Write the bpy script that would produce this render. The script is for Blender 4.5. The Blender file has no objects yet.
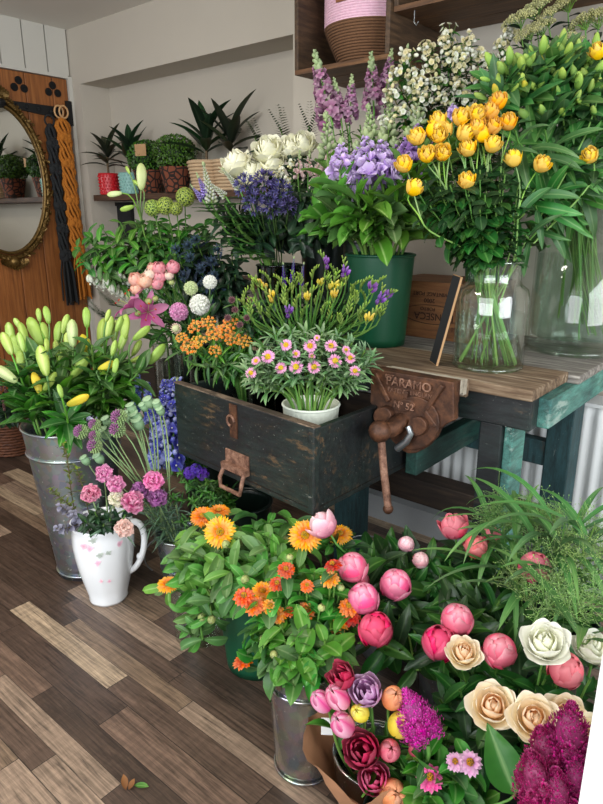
import bpy, bmesh, math, random
from mathutils import Vector as V, Matrix, Quaternion, noise as mnoise
from math import sin, cos, pi, radians, sqrt
R = random.Random(7)
COL = bpy.context.scene.collection
TAU = 2*pi
# ------------------------------------------------------------------ camera
F = 630.; PITCH = radians(16.5); YAW = radians(40); CH = 1.25
def at(u, v, z=None, X=None, Y=None, d=None):
    x = (u-301.5)/F; y = (402-v)/F
    zz = y*cos(PITCH)-sin(PITCH); f = cos(PITCH)+y*sin(PITCH)
    r = V((x*cos(YAW)-f*sin(YAW), x*sin(YAW)+f*cos(YAW), zz))
    if z is not None: s = (z-CH)/r.z
    elif X is not None: s = X/r.x
    elif Y is not None: s = Y/r.y
    else: s = d
    return V((0, 0, CH))+r*s
cam = bpy.data.cameras.new('camera'); camo = bpy.data.objects.new('camera', cam); COL.objects.link(camo)
camo.location = (0, 0, CH); camo.rotation_euler = (pi/2-PITCH, 0, YAW)
cam.sensor_width = 36; cam.lens = F/804*36; cam.clip_start = .05
bpy.context.scene.camera = camo
CAMP = V((0, 0, CH))
# ------------------------------------------------------------------ materials
MATS = {}
def nt(name):
    m = bpy.data.materials.new(name); m.use_nodes = True
    n = m.node_tree.nodes; n.clear()
    out = n.new('ShaderNodeOutputMaterial'); b = n.new('ShaderNodeBsdfPrincipled')
    m.node_tree.links.new(b.outputs[0], out.inputs[0]); MATS[name] = m
    return m, n, m.node_tree.links.new, b, out
def srgb(h):
    if isinstance(h, str):
        h = h.lstrip('#'); c = [int(h[i:i+2], 16)/255 for i in (0, 2, 4)]
    else: c = h
    return tuple((x/12.92 if x <= .04045 else ((x+.055)/1.055)**2.4) for x in c)+(1,)
def ramp(n, stops):
    r = n.new('ShaderNodeValToRGB'); e = r.color_ramp.elements
    while len(e) < len(stops): e.new(.5)
    for i, (p, c) in enumerate(stops):
        e[i].position = p; e[i].color = srgb(c)
    return r
def mixc(n, L, fac, a, b, mode='MIX'):
    m = n.new('ShaderNodeMix'); m.data_type = 'RGBA'; m.blend_type = mode
    for sock, val in ((m.inputs[0], fac), (m.inputs[6], a), (m.inputs[7], b)):
        if hasattr(val, 'is_output'): L(val, sock)
        else: sock.default_value = val
    return m.outputs[2]
def noise(n, L, scale, detail=4, coord='Object', sc=(1, 1, 1), rough=.55):
    t = n.new('ShaderNodeTexCoord'); mp = n.new('ShaderNodeMapping'); mp.inputs['Scale'].default_value = sc
    L(t.outputs[coord], mp.inputs[0])
    z = n.new('ShaderNodeTexNoise'); z.inputs['Scale'].default_value = scale; z.inputs['Detail'].default_value = detail
    z.inputs['Roughness'].default_value = rough
    L(mp.outputs[0], z.inputs[0]); return z.outputs[0]
def bump(n, L, b, h, dist=.002, st=.6):
    bp = n.new('ShaderNodeBump'); bp.inputs['Distance'].default_value = dist; bp.inputs['Strength'].default_value = st
    L(h, bp.inputs['Height']); L(bp.outputs[0], b.inputs['Normal'])
def plain(name, c, rough=.5, metal=0, var=.15, scale=30, bmp=0, spec=.5):
    m, n, L, b, o = nt(name); c = srgb(c)
    z = noise(n, L, scale)
    r = n.new('ShaderNodeMapRange'); r.inputs[3].default_value = 1-var; r.inputs[4].default_value = 1+var; L(z, r.inputs[0])
    h = n.new('ShaderNodeHueSaturation'); h.inputs['Color'].default_value = c; L(r.outputs[0], h.inputs['Value'])
    L(h.outputs[0], b.inputs['Base Color']); b.inputs['Roughness'].default_value = rough; b.inputs['Metallic'].default_value = metal
    b.inputs['Specular IOR Level'].default_value = spec
    if bmp: bump(n, L, b, z, bmp)
    return m
def organic(name, stops, rough=.45, trans=.25, hv=.03, vv=.35, sv=.2, vein=0, veincol='#9dbb7a', spec=.4, noisev=.15, back=None, veinw=.09):
    """petals and leaves: colour runs from base to tip (UV v), every island a little different, light shines through"""
    if name.startswith('leaf') and name not in ('leaf_euc', 'leaf_black'):
        import colorsys
        def deep(c):
            c = c.lstrip('#'); h, s_, v_ = colorsys.rgb_to_hsv(*[int(c[i:i+2], 16)/255 for i in (0, 2, 4)]); return colorsys.hsv_to_rgb(h+.004, min(1, s_*1.08), v_*.88)
        stops = [(p, deep(c)) for p, c in stops]; trans *= .75; spec = .3; rough = min(rough, .42)
    m, n, L, b, o = nt(name)
    uv = n.new('ShaderNodeUVMap'); sp = n.new('ShaderNodeSeparateXYZ'); L(uv.outputs[0], sp.inputs[0])
    r = ramp(n, stops); L(sp.outputs[1], r.inputs[0]); col = r.outputs[0]
    if vein:
        a = n.new('ShaderNodeMath'); a.operation = 'SUBTRACT'; L(sp.outputs[0], a.inputs[0]); a.inputs[1].default_value = .5
        ab = n.new('ShaderNodeMath'); ab.operation = 'ABSOLUTE'; L(a.outputs[0], ab.inputs[0])
        mr = n.new('ShaderNodeMapRange'); L(ab.outputs[0], mr.inputs[0]); mr.inputs[1].default_value = 0; mr.inputs[2].default_value = veinw
        mr.inputs[3].default_value = vein; mr.inputs[4].default_value = 0
        col = mixc(n, L, mr.outputs[0], col, srgb(veincol))
    g = n.new('ShaderNodeNewGeometry'); oi = n.new('ShaderNodeObjectInfo')
    def mr(sock, lo, hi):
        q = n.new('ShaderNodeMapRange'); L(sock, q.inputs[0]); q.inputs[3].default_value = lo; q.inputs[4].default_value = hi; return q.outputs[0]
    h = n.new('ShaderNodeHueSaturation'); L(col, h.inputs['Color'])
    L(mr(oi.outputs['Random'], .5-hv, .5+hv), h.inputs['Hue'])
    L(mr(g.outputs['Random Per Island'], 1-sv, 1+sv*.5), h.inputs['Saturation'])
    w = n.new('ShaderNodeMath'); w.operation = 'MULTIPLY'
    L(mr(g.outputs['Random Per Island'], 1-vv, 1+vv), w.inputs[0]); L(mr(noise(n, L, 60), 1-noisev, 1+noisev), w.inputs[1])
    L(w.outputs[0], h.inputs['Value']); col = h.outputs[0]
    if back: 
        col = mixc(n, L, g.outputs['Backfacing'], col, mixc(n, L, .6, col, srgb(back)))
    L(col, b.inputs['Base Color']); b.inputs['Roughness'].default_value = rough; b.inputs['Specular IOR Level'].default_value = spec
    t = n.new('ShaderNodeBsdfTranslucent'); L(col, t.inputs[0])
    ms = n.new('ShaderNodeMixShader'); ms.inputs[0].default_value = trans
    L(b.outputs[0], ms.inputs[1]); L(t.outputs[0], ms.inputs[2]); L(ms.outputs[0], o.inputs[0])
    return m
def wood(name, stops, scale=6, along=(1, 14, 14), rough=.65, bmp=.0015):
    m, n, L, b, o = nt(name)
    z = noise(n, L, scale, 6, sc=along, rough=.65)
    r = ramp(n, stops); L(z, r.inputs[0])
    z2 = noise(n, L, 3); q = n.new('ShaderNodeMapRange'); L(z2, q.inputs[0]); q.inputs[3].default_value = .75; q.inputs[4].default_value = 1.2
    h = n.new('ShaderNodeHueSaturation'); L(r.outputs[0], h.inputs['Color']); L(q.outputs[0], h.inputs['Value'])
    L(h.outputs[0], b.inputs['Base Color']); b.inputs['Roughness'].default_value = rough; bump(n, L, b, z, bmp)
    return m
def chipped(name, paint, paint2, under, amount=.62, rough=.5, along=(1, 4, 4)):
    """old paint worn through to the wood"""
    m, n, L, b, o = nt(name)
    z = noise(n, L, 9, 8, sc=along, rough=.75); z2 = noise(n, L, 3.0, 3); big = noise(n, L, 4.5, 2)
    def rng(v, a0, a1, b0, b1):
        q = n.new('ShaderNodeMapRange'); L(v, q.inputs[0])
        for i, x in enumerate((a0, a1, b0, b1)): q.inputs[1+i].default_value = x
        return q.outputs[0]
    def mul(x, y):
        q = n.new('ShaderNodeMath'); q.operation = 'MULTIPLY'; L(x, q.inputs[0]); L(y, q.inputs[1]); return q.outputs[0]
    base = mixc(n, L, rng(z2, .4, .65, 0, 1), srgb(paint), srgb(paint2))
    grain = noise(n, L, 30, 6, sc=tuple(.35 if k == 1 else 2.2 for k in along), rough=.8)
    h = n.new('ShaderNodeHueSaturation'); L(base, h.inputs['Color']); L(rng(grain, .35, .68, .5, 2.0), h.inputs['Value'])
    col = mixc(n, L, mul(rng(z, amount-.03, amount+.05, 0, 1), rng(big, .5, .62, .12, 1)), h.outputs[0], srgb(under))
    sp = noise(n, L, 150, 3, rough=.7); st = noise(n, L, 24, 4, sc=tuple(.6 if k == 1 else 3.5 for k in along), rough=.8)
    col = mixc(n, L, rng(sp, .69, .73, 0, .6), col, srgb('#c2c0b6')); col = mixc(n, L, rng(st, .66, .74, 0, .55), col, srgb('#a9a89e'))
    L(col, b.inputs['Base Color']); b.inputs['Roughness'].default_value = rough; bump(n, L, b, z, .002, .5)
    return m
def floor_mat():
    m, n, L, b, o = nt('floor_planks')
    t = n.new('ShaderNodeTexCoord'); sp = n.new('ShaderNodeSeparateXYZ'); L(t.outputs['Object'], sp.inputs[0])
    def ma(op, x, y=None, c=None):
        q = n.new('ShaderNodeMath'); q.operation = op
        for i, v in enumerate((x, y, c)):
            if v is None: continue
            if hasattr(v, 'is_output'): L(v, q.inputs[i])
            else: q.inputs[i].default_value = v
        return q.outputs[0]
    X, Y = sp.outputs[0], sp.outputs[1]
    yw = ma('ADD', ma('MULTIPLY', ma('SINE', ma('MULTIPLY', Y, 21.7)), .013), Y)          # boards of differing width
    yr = ma('DIVIDE', yw, .068); row = ma('FLOOR', yr); fy = ma('FRACT', yr)
    wn = n.new('ShaderNodeTexWhiteNoise'); wn.noise_dimensions = '1D'; L(row, wn.inputs['W'])
    xr = ma('ADD', ma('DIVIDE', X, .56), ma('MULTIPLY', wn.outputs[0], 9.)); cell = ma('FLOOR', xr); fx = ma('FRACT', xr)
    cb = n.new('ShaderNodeCombineXYZ'); L(row, cb.inputs[0]); L(cell, cb.inputs[1])
    w2 = n.new('ShaderNodeTexWhiteNoise'); w2.noise_dimensions = '2D'; L(cb.outputs[0], w2.inputs['Vector'])
    gap = ma('MAXIMUM', ma('LESS_THAN', fy, .022), ma('LESS_THAN', fx, .0035))
    r = ramp(n, [(0, '#42342b'), (.2, '#544338'), (.4, '#84705f'), (.52, '#483930'), (.66, '#9a866f'), (.78, '#645043'), (.9, '#74604e')])
    r.color_ramp.interpolation = 'CONSTANT'; L(w2.outputs['Value'], r.inputs[0])
    class br: outputs = {'Color': w2.outputs['Color'], 'Fac': gap}
    # grain, shifted from board to board
    ad = n.new('ShaderNodeVectorMath'); ad.operation = 'ADD'; L(t.outputs['Object'], ad.inputs[0])
    sc = n.new('ShaderNodeVectorMath'); sc.operation = 'SCALE'; sc.inputs['Scale'].default_value = 7; L(br.outputs['Color'], sc.inputs[0]); L(sc.outputs[0], ad.inputs[1])
    mp2 = n.new('ShaderNodeMapping'); mp2.inputs['Scale'].default_value = (2.2, 40, 1); L(ad.outputs[0], mp2.inputs[0])
    g = n.new('ShaderNodeTexNoise'); g.inputs['Scale'].default_value = 3; g.inputs['Detail'].default_value = 8; g.inputs['Roughness'].default_value = .68; g.inputs['Distortion'].default_value = .6; L(mp2.outputs[0], g.inputs[0])
    q = n.new('ShaderNodeMapRange'); L(g.outputs[0], q.inputs[0]); q.inputs[1].default_value = .3; q.inputs[2].default_value = .7; q.inputs[3].default_value = .25; q.inputs[4].default_value = 1.75
    h = n.new('ShaderNodeHueSaturation'); L(r.outputs[0], h.inputs['Color']); L(q.outputs[0], h.inputs['Value'])
    # cross saw marks
    mp3 = n.new('ShaderNodeMapping'); mp3.inputs['Scale'].default_value = (40, 3, 1); L(ad.outputs[0], mp3.inputs[0])
    g2 = n.new('ShaderNodeTexNoise'); g2.inputs['Scale'].default_value = 2; L(mp3.outputs[0], g2.inputs[0])
    q2 = n.new('ShaderNodeMapRange'); L(g2.outputs[0], q2.inputs[0]); q2.inputs[3].default_value = .72; q2.inputs[4].default_value = 1.25
    h2 = n.new('ShaderNodeHueSaturation'); L(h.outputs[0], h2.inputs['Color']); L(q2.outputs[0], h2.inputs['Value'])
    col = mixc(n, L, br.outputs['Fac'], h2.outputs[0], srgb('#1d1714'))
    L(col, b.inputs['Base Color']); b.inputs['Roughness'].default_value = .42; bump(n, L, b, g.outputs[0], .001, .4)
    return m
def glass(name, tint='#eef6f3', a=.16, rough=.02):
    m, n, L, b, o = nt(name)
    tr = n.new('ShaderNodeBsdfTransparent'); tr.inputs[0].default_value = srgb(tint)
    gl = n.new('ShaderNodeBsdfGlossy'); gl.inputs['Roughness'].default_value = rough
    lw = n.new('ShaderNodeLayerWeight'); lw.inputs[0].default_value = .25
    q = n.new('ShaderNodeMapRange'); L(lw.outputs['Facing'], q.inputs[0]); q.inputs[3].default_value = a*.4; q.inputs[4].default_value = a*3.2
    ms = n.new('ShaderNodeMixShader'); L(q.outputs[0], ms.inputs[0]); L(tr.outputs[0], ms.inputs[1]); L(gl.outputs[0], ms.inputs[2]); L(ms.outputs[0], o.inputs[0])
    return m
def galv(name, c='#b9bdc0', c2='#83898d', rough=.27):
    m, n, L, b, o = nt(name)
    t = n.new('ShaderNodeTexCoord'); vo = n.new('ShaderNodeTexVoronoi'); vo.inputs['Scale'].default_value = 45; L(t.outputs['Object'], vo.inputs[0])
    z = noise(n, L, 9, 5)
    mx = mixc(n, L, z, srgb(c), srgb(c2)); mx = mixc(n, L, .25, mx, vo.outputs['Color'], 'SOFT_LIGHT')
    z3 = noise(n, L, 70, 2); q = n.new('ShaderNodeMapRange'); L(z3, q.inputs[0]); q.inputs[1].default_value = .68; q.inputs[2].default_value = .74
    mx = mixc(n, L, q.outputs[0], mx, srgb('#e9ebec'))
    L(mx, b.inputs['Base Color']); b.inputs['Metallic'].default_value = .9
    q = n.new('ShaderNodeMapRange'); L(z, q.inputs[0]); q.inputs[3].default_value = rough-.08; q.inputs[4].default_value = rough+.15; L(q.outputs[0], b.inputs['Roughness'])
    bump(n, L, b, z, .002, .25); return m
floor_mat()
plain('wall_paint', '#bcb4a7', .85, var=.03, scale=4); plain('ceiling_paint', '#dedad2', .9, var=.03, scale=4)
plain('white_boards', '#c6c3ba', .6, var=.03, scale=4); plain('white_gloss', '#eceeee', .45, var=.02); plain('radiator_white', '#d8dcdc', .35, var=.03)
plain('skirting_grey', '#9fa2a4', .5, var=.06)
wood('pine', [(.3, '#6d3f1d'), (.5, '#8f5527'), (.7, '#a76c38')], 5, (14, 14, .7), .5)
wood('shelf_oak', [(.3, '#2c1d13'), (.5, '#4a3120'), (.7, '#654630')], 6, (1, 14, 14))
wood('crate_wood', [(.3, '#3b2614'), (.5, '#5f3f24'), (.7, '#7d5733')], 5, (1, 12, 12))
wood('crate_side', [(.3, '#2b1c12'), (.5, '#42301f'), (.7, '#5d452f')], 5, (8, 1.5, 14))
wood('wine_crate', [(.3, '#523119'), (.5, '#704726'), (.7, '#8c6038')], 5, (1, 10, 10))
wood('bench_brown', [(.28, '#35261b'), (.46, '#65503c'), (.6, '#84705a'), (.74, '#b3a592')], 6, (1, 12, 12), .8)
wood('bench_grey', [(.28, '#47433f'), (.48, '#76716b'), (.68, '#a9a49c')], 6, (1, 12, 12), .8)
wood('dark_beam', [(.3, '#19120d'), (.5, '#2c2119'), (.7, '#443528')], 5, (1, 10, 10), .75)
wood('jaw_wood', [(.3, '#7c7467'), (.5, '#a09787'), (.7, '#c0b8a8')], 8, (1, 6, 6), .8)
wood('wicker', [(.3, '#2b1509'), (.5, '#5c321a'), (.7, '#7d4a28')], 30, (1, 1, 6))
chipped('black_paint', '#15181a', '#1c2a27', '#453a30', .58); chipped('drawer_paint', '#111416', '#1a2522', '#57442f', .575, .45); chipped('rim_wood', '#3a3028', '#55463a', '#94806c', .5, .7)
chipped('teal_paint', '#2c5450', '#4c7f73', '#8fa59c', .56, .6, (4, 1, 4)); chipped('teal_dark', '#1b3538', '#28494c', '#3a342e', .60, .6, (4, 4, 1)); chipped('teal_shade', '#14302b', '#1f4a40', '#3d4a42', .56, .6, (4, 1, 4))
plain('iron_black', '#17181a', .55, .3); plain('chalk_black', '#191a1c', .8, var=.4, scale=14); plain('card_brown', '#b08a62', .8)
def rust_pale():
    m, n, L, b, o = nt('rust_light'); z = noise(n, L, 40, 8, rough=.75)
    r = ramp(n, [(.3, '#35231b'), (.45, '#6b4a3a'), (.6, '#94705c'), (.75, '#b5998a')]); L(z, r.inputs[0]); L(r.outputs[0], b.inputs['Base Color'])
    b.inputs['Roughness'].default_value = .6; b.inputs['Metallic'].default_value = .2; bump(n, L, b, z, .002, .5)
rust_pale()
def rust():
    m, n, L, b, o = nt('rust'); z = noise(n, L, 22, 8, rough=.7)
    r = ramp(n, [(.25, '#20150f'), (.45, '#432a1d'), (.6, '#63402b'), (.75, '#8f6244')]); L(z, r.inputs[0]); L(r.outputs[0], b.inputs['Base Color'])
    b.inputs['Roughness'].default_value = .55; b.inputs['Metallic'].default_value = .35; bump(n, L, b, z, .003, .5)
rust()
plain('steel', '#9aa0a3', .35, .9)
galv('galvanised'); galv('zinc_shiny', '#acaba9', '#8f8e8b', .13)
plain('green_plastic', '#0b4a30', .38, var=.05, spec=.5); plain('green_plastic_light', '#084a30', .42, var=.05); plain('dark_plastic', '#0f1c17', .3)
plain('cream_enamel', '#dfe5d6', .4, var=.03)
plain('price_white', '#e8e8e6', .6); plain('kraft_paper', '#a97a58', .8, var=.2); plain('ink', '#2a150c', .9); plain('gold_ink', '#8f6a4a', .5, .4)
plain('red_glaze', '#c3202a', .35, bmp=.0); plain('teal_glaze', '#86b5ad', .4); plain('pink_rope', '#dcb4c6', .9, var=.2, scale=90); plain('brown_rope', '#6a4a31', .9, var=.4, scale=120)
plain('woven_pale', '#c5a987', .85, var=.2, scale=80); plain('olive_rope', '#5d6048', .9, var=.25, scale=90)
plain('gold', '#6f562c', .38, .7, .6, 70, .005); plain('macrame_black', '#202224', .95, var=.3, scale=90); plain('macrame_orange', '#b06a1f', .95, var=.25, scale=90)
plain('ring_wood', '#c79b6b', .5); plain('soil', '#2b1d14', .95); plain('leather', '#7a4a2a', .6)
plain('void', '#050505', .95)
def mirror_mat():
    m, n, L, b, o = nt('mirror_silver'); b.inputs['Metallic'].default_value = 1; b.inputs['Base Color'].default_value = (.86, .88, .86, 1); b.inputs['Roughness'].default_value = .02
mirror_mat()
def terra():
    m, n, L, b, o = nt('terracotta_pieces'); t = n.new('ShaderNodeTexCoord'); v = n.new('ShaderNodeTexVoronoi'); v.inputs['Scale'].default_value = 28; v.feature = 'DISTANCE_TO_EDGE'; L(t.outputs['Object'], v.inputs[0])
    q = n.new('ShaderNodeMapRange'); L(v.outputs[0], q.inputs[0]); q.inputs[1].default_value = .08; q.inputs[2].default_value = .12
    L(mixc(n, L, q.outputs[0], srgb('#211611'), srgb('#7a4029')), b.inputs['Base Color']); b.inputs['Roughness'].default_value = .85
terra()
def pitcher_mat():
    m, n, L, b, o = nt('pitcher_china'); b.inputs['Base Color'].default_value = srgb('#eceef0'); b.inputs['Roughness'].default_value = .14; b.inputs['Coat Weight'].default_value = .5
pitcher_mat()
glass('glass_clear', '#f9fdfb'); glass('glass_water', '#f3f9f5', .05); glass('glass_dark', '#8fa39a', .12)
# plants
organic('stem_green', [(0, '#6f9a45'), (1, '#5f8c3c')], .5, .05, .02, .15); organic('stem_dark', [(0, '#3d5b2a'), (1, '#476a30')], .5, .05, .02, .15)
organic('stem_bright', [(0, '#8fb85c'), (1, '#6f9f48')], .45, .05, .02, .15); organic('stem_pale', [(0, '#9db67f'), (1, '#8fae74')], .5, .05, .02, .15); organic('stem_brown', [(0, '#5a4632'), (1, '#6a6038')], .6, 0, .02, .15)
organic('leaf_mid', [(0, '#4a7a30'), (.5, '#44772f'), (1, '#5a8a3c')], .4, .22, .02, .35, vein=.45)
organic('leaf_bright', [(0, '#52873a'), (.5, '#4f8a3d'), (1, '#6a9f4d')], .4, .25, .02, .3, vein=.45)
organic('leaf_dark', [(0, '#2a4c22'), (.5, '#2b5226'), (1, '#38612d')], .35, .15, .02, .4, vein=.35, veincol='#6f9a55')
organic('leaf_deep', [(0, '#1b2f1c'), (.5, '#1e3722'), (1, '#26432a')], .4, .1, .02, .4, vein=.25, veincol='#4d7050')
organic('leaf_stock', [(0, '#7ea352'), (.5, '#5f8f3d'), (1, '#6f9e4b')], .5, .25, .02, .25, vein=.7, veincol='#a9c77e')
organic('leaf_cal', [(0, '#6f9c4c'), (.5, '#639648'), (1, '#78a85a')], .5, .25, .02, .3, vein=.5, veincol='#93bb70')
organic('leaf_grey', [(0, '#6f8c74'), (.5, '#66866c'), (1, '#7f9c84')], .6, .15, .02, .25, vein=.3)
organic('leaf_euc', [(0, '#6b6a7c'), (.5, '#777689'), (1, '#8b8a9a')], .6, .1, .02, .25)
organic('leaf_olive', [(0, '#5d6b2f'), (.5, '#6e7c38'), (1, '#8a8f4c')], .5, .2, .03, .3)
organic('leaf_black', [(0, '#232a1f'), (.5, '#27301f'), (1, '#30351f')], .35, .06, .03, .35)
organic('leaf_aster', [(0, '#5f8d53'), (.5, '#79a268'), (1, '#9fbf8c')], .5, .25, .02, .25, vein=.4, veincol='#c5d8b4')
organic('leaf_alst', [(0, '#57894a'), (.5, '#4a7f42'), (1, '#6d9c5b')], .4, .25, .02, .3, vein=.4)
organic('leaf_box', [(0, '#3a5c25'), (.5, '#45702b'), (1, '#5c8a38')], .45, .15, .02, .4)
organic('grass_blade', [(0, '#4f8142'), (.5, '#4a8040'), (1, '#6d9c50')], .45, .25, .02, .25, vein=.35)
organic('grass_mist', [(0, '#76a852'), (1, '#b4d488')], .6, .3, .02, .3)
def pet(name, stops, **k):
    d = dict(rough=.55, trans=.3, hv=.012, vv=.12, sv=.12, spec=.25, noisev=.06); d.update(k); organic(name, stops, **d)
pet('lily_bud', [(0, '#7d9f40'), (.5, '#9fbb58'), (1, '#8fae48')], vein=.5, veincol='#d9e29a', rough=.35, trans=.1)
pet('lily_yellow', [(0, '#b9be3e'), (.5, '#e2cf3d'), (1, '#ecd23a')], rough=.4)
pet('lily_pale', [(0, '#bfd08a'), (.5, '#d5e0a8'), (1, '#c2d182')], rough=.4)
pet('lily_pink', [(0, '#a83f7c'), (.4, '#c65a98'), (1, '#d98bb8')])
pet('peony_pink', [(0, '#b51f4e'), (.4, '#d43f6c'), (.8, '#e4668b'), (1, '#f2a9ba')], vv=.2, trans=.12, rough=.4)
pet('peony_coral', [(0, '#b42a48'), (.5, '#d84c63'), (1, '#ee8891')], vv=.2, trans=.12, rough=.4)
pet('peony_cerise', [(0, '#a30f44'), (.5, '#c91856'), (1, '#e54a7e')], vv=.2, trans=.12, rough=.4)
pet('peony_pale', [(0, '#cf5a7c'), (.5, '#e48fa4'), (1, '#f6d5d8')], vv=.2, trans=.15)
pet('rose_peach', [(0, '#fcd492'), (.4, '#ffebb8'), (.8, '#fff4d4'), (1, '#fff7e2')], trans=.2, vv=.04, sv=.05); pet('rose_peach_core', [(0, '#f7b56e'), (.5, '#ffd9a2'), (1, '#ffeccb')], trans=.3, vv=.05)
pet('rose_white', [(0, '#edf0cc'), (.4, '#f7f7e6'), (1, '#fcfcf2')], trans=.18, vv=.05, hv=.004); pet('rose_white_core', [(0, '#e6ecb4'), (.6, '#f4f6d8'), (1, '#fafae8')], trans=.2, vv=.05, hv=.004)
pet('rose_cream', [(0, '#dedfae'), (.4, '#ecebc8'), (1, '#f3f1da')], vv=.06, trans=.15, hv=.004)
pet('rose_yellow', [(0, '#e0a40e'), (.4, '#f1c11e'), (1, '#f9d64c')], hv=.004, trans=.2); pet('rose_amber', [(0, '#e0951a'), (.5, '#f0b028'), (1, '#f8c84a')], hv=.004)
pet('cal_orange', [(0, '#f08a08'), (.5, '#ffab10'), (1, '#ffc430')], hv=.006); pet('cal_deep', [(0, '#d86608'), (.5, '#f58a12'), (1, '#fba626')], hv=.006); pet('cal_disc', [(0, '#b77a0a'), (1, '#d9a11a')])
pet('zin_orange', [(0, '#d4531a'), (.6, '#ea6a24'), (1, '#f5914a')], vv=.2); pet('zin_amber', [(0, '#df6f10'), (.6, '#f0912c'), (1, '#f7b255')], vv=.2); pet('zin_red', [(0, '#b22d1c'), (.6, '#d2412a'), (1, '#e2603f')], vv=.2)
pet('zin_pink', [(0, '#c0266f'), (.6, '#e04a93'), (1, '#ee74ae')], vv=.2); pet('zin_pale', [(0, '#c77fb0'), (.6, '#e5a8cf'), (1, '#f3cbe2')]); pet('zin_disc', [(0, '#8f3d1a'), (1, '#d8a935')], vv=.4)
pet('aster_pink', [(0, '#dc7cb4'), (.5, '#ea9bca'), (1, '#f3bcdb')]); pet('aster_disc', [(0, '#d8a91e'), (1, '#f0d03c')])
pet('carn_pink', [(0, '#b53f7c'), (.6, '#d866a2'), (1, '#eba6c6')]); pet('carn_bright', [(0, '#c93a86'), (.6, '#e85fa6'), (1, '#f59ccb')]); pet('carn_cerise', [(0, '#a3225c'), (.6, '#c9437d'), (1, '#e9a4bf')])
pet('carn_purple', [(0, '#6f2a6d'), (.6, '#8c4288'), (1, '#b375ad')]); pet('carn_cream', [(0, '#cdd39b'), (.6, '#e6e4c2'), (1, '#efe3d2')]); pet('carn_blush', [(0, '#e5a49c'), (.6, '#f1bfb6'), (1, '#f6d6ce')])
pet('stock_lilac', [(0, '#c49fe0'), (.5, '#d6b9ee'), (1, '#e8d8f7')], vv=.15, hv=.006); pet('stock_violet', [(0, '#a774c6'), (.5, '#bb90d8'), (1, '#d3b4e8')], vv=.2, hv=.006); pet('bud_pale', [(0, '#8fa86c'), (1, '#b9c79a')]); pet('stock_blush', [(0, '#d7b0b0'), (.5, '#e6c9c6'), (1, '#efdcd8')])
pet('snap_pink', [(0, '#874c72'), (.5, '#a26f94'), (1, '#c29ab2')], vv=.2, sv=.25)
pet('agap', [(0, '#3a3466'), (.5, '#50497f'), (1, '#736da3')], vv=.3); pet('lupin_p', [(0, '#59478f'), (.5, '#7a68b5'), (1, '#b0a6d6')], vv=.3); pet('lupin_w', [(0, '#a8b48b'), (.5, '#c3cba8'), (1, '#b6b4cc')])
pet('delph', [(0, '#3a45a4'), (.5, '#4f5cbf'), (1, '#8a96de')], vv=.35); pet('delph_pale', [(0, '#6f7fcb'), (.5, '#98a6e2'), (1, '#c4ccf1')], vv=.2); pet('violet_deep', [(0, '#3c2282'), (1, '#5a3aa6')], vv=.3)
pet('asclep', [(0, '#e27412'), (.5, '#f29128'), (1, '#f9b25c')], vv=.2); pet('asclep_y', [(0, '#e6a42a'), (1, '#f7cc6a')], vv=.2)
pet('scab_pink', [(0, '#b95d9b'), (.5, '#d384b5'), (1, '#e7b1d2')], vv=.2); pet('scab_white', [(0, '#c5cfae'), (.4, '#e9ece0'), (1, '#f6f6f2')]); pet('scab_green', [(0, '#a3ba72'), (1, '#dde6b8')])
pet('ran_pink', [(0, '#cb6174'), (.5, '#dd8391'), (1, '#eaa9ae')], vv=.2); pet('ran_peach', [(0, '#d68a76'), (.5, '#e6a893'), (1, '#f0c7b4')], vv=.15); pet('ran_pale', [(0, '#d9aaa2'), (.5, '#e8cbbd'), (1, '#efe0cf')]); pet('ran_green', [(0, '#9fb25e'), (1, '#c6cf8c')])
pet('eryng', [(0, '#26323c'), (.5, '#2b3a4c'), (1, '#455870')], vv=.35)
pet('white_flor', [(0, '#d5d9b0'), (.5, '#eceedd'), (1, '#f4f5ec')], vv=.1); pet('cream_flor', [(0, '#c4bd84'), (.5, '#e0d8a6'), (1, '#eae4c2')], vv=.2)
pet('umbel', [(0, '#a9ab66'), (1, '#dcd9a6')], vv=.3); pet('vib_green', [(0, '#8aa641'), (.5, '#a9c055'), (1, '#c3d377')], vv=.25)
pet('free_bud', [(0, '#5c7f30'), (1, '#8fa84a')], vv=.35, trans=.12); pet('free_yellow', [(0, '#b5b837'), (.4, '#e3d04a'), (1, '#f1df6a')]); pet('free_purple', [(0, '#7a3f9c'), (.5, '#9558bb'), (1, '#b585d3')])
pet('alst_bud', [(0, '#6d9640'), (.5, '#88ab50'), (1, '#a5bb58')], vv=.25, trans=.12); pet('alst_yel', [(0, '#9fbd4d'), (.6, '#c9c948'), (1, '#e6c23a')])
pet('allium_g', [(0, '#86a46a'), (1, '#9db87f')], vv=.3); pet('allium_p', [(0, '#86527c'), (1, '#a9709c')], vv=.3); pet('pod', [(0, '#7d9f76'), (.6, '#87a880'), (1, '#9ab590')], trans=.05)
pet('tul_pink', [(0, '#f1e2d8'), (.35, '#eeb3c9'), (.8, '#efbdd0'), (1, '#f7dfe8')], vv=.12, vein=.95, veincol='#cf3f80', veinw=.42); pet('tul_lilac', [(0, '#b57ab0'), (.5, '#cf9ccb'), (1, '#e4c3e2')], vv=.2, vein=.6, veincol='#a9629f', veinw=.3); pet('tul_red', [(0, '#7f1028'), (.5, '#a81a36'), (1, '#cc3d55')], vv=.3)
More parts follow.
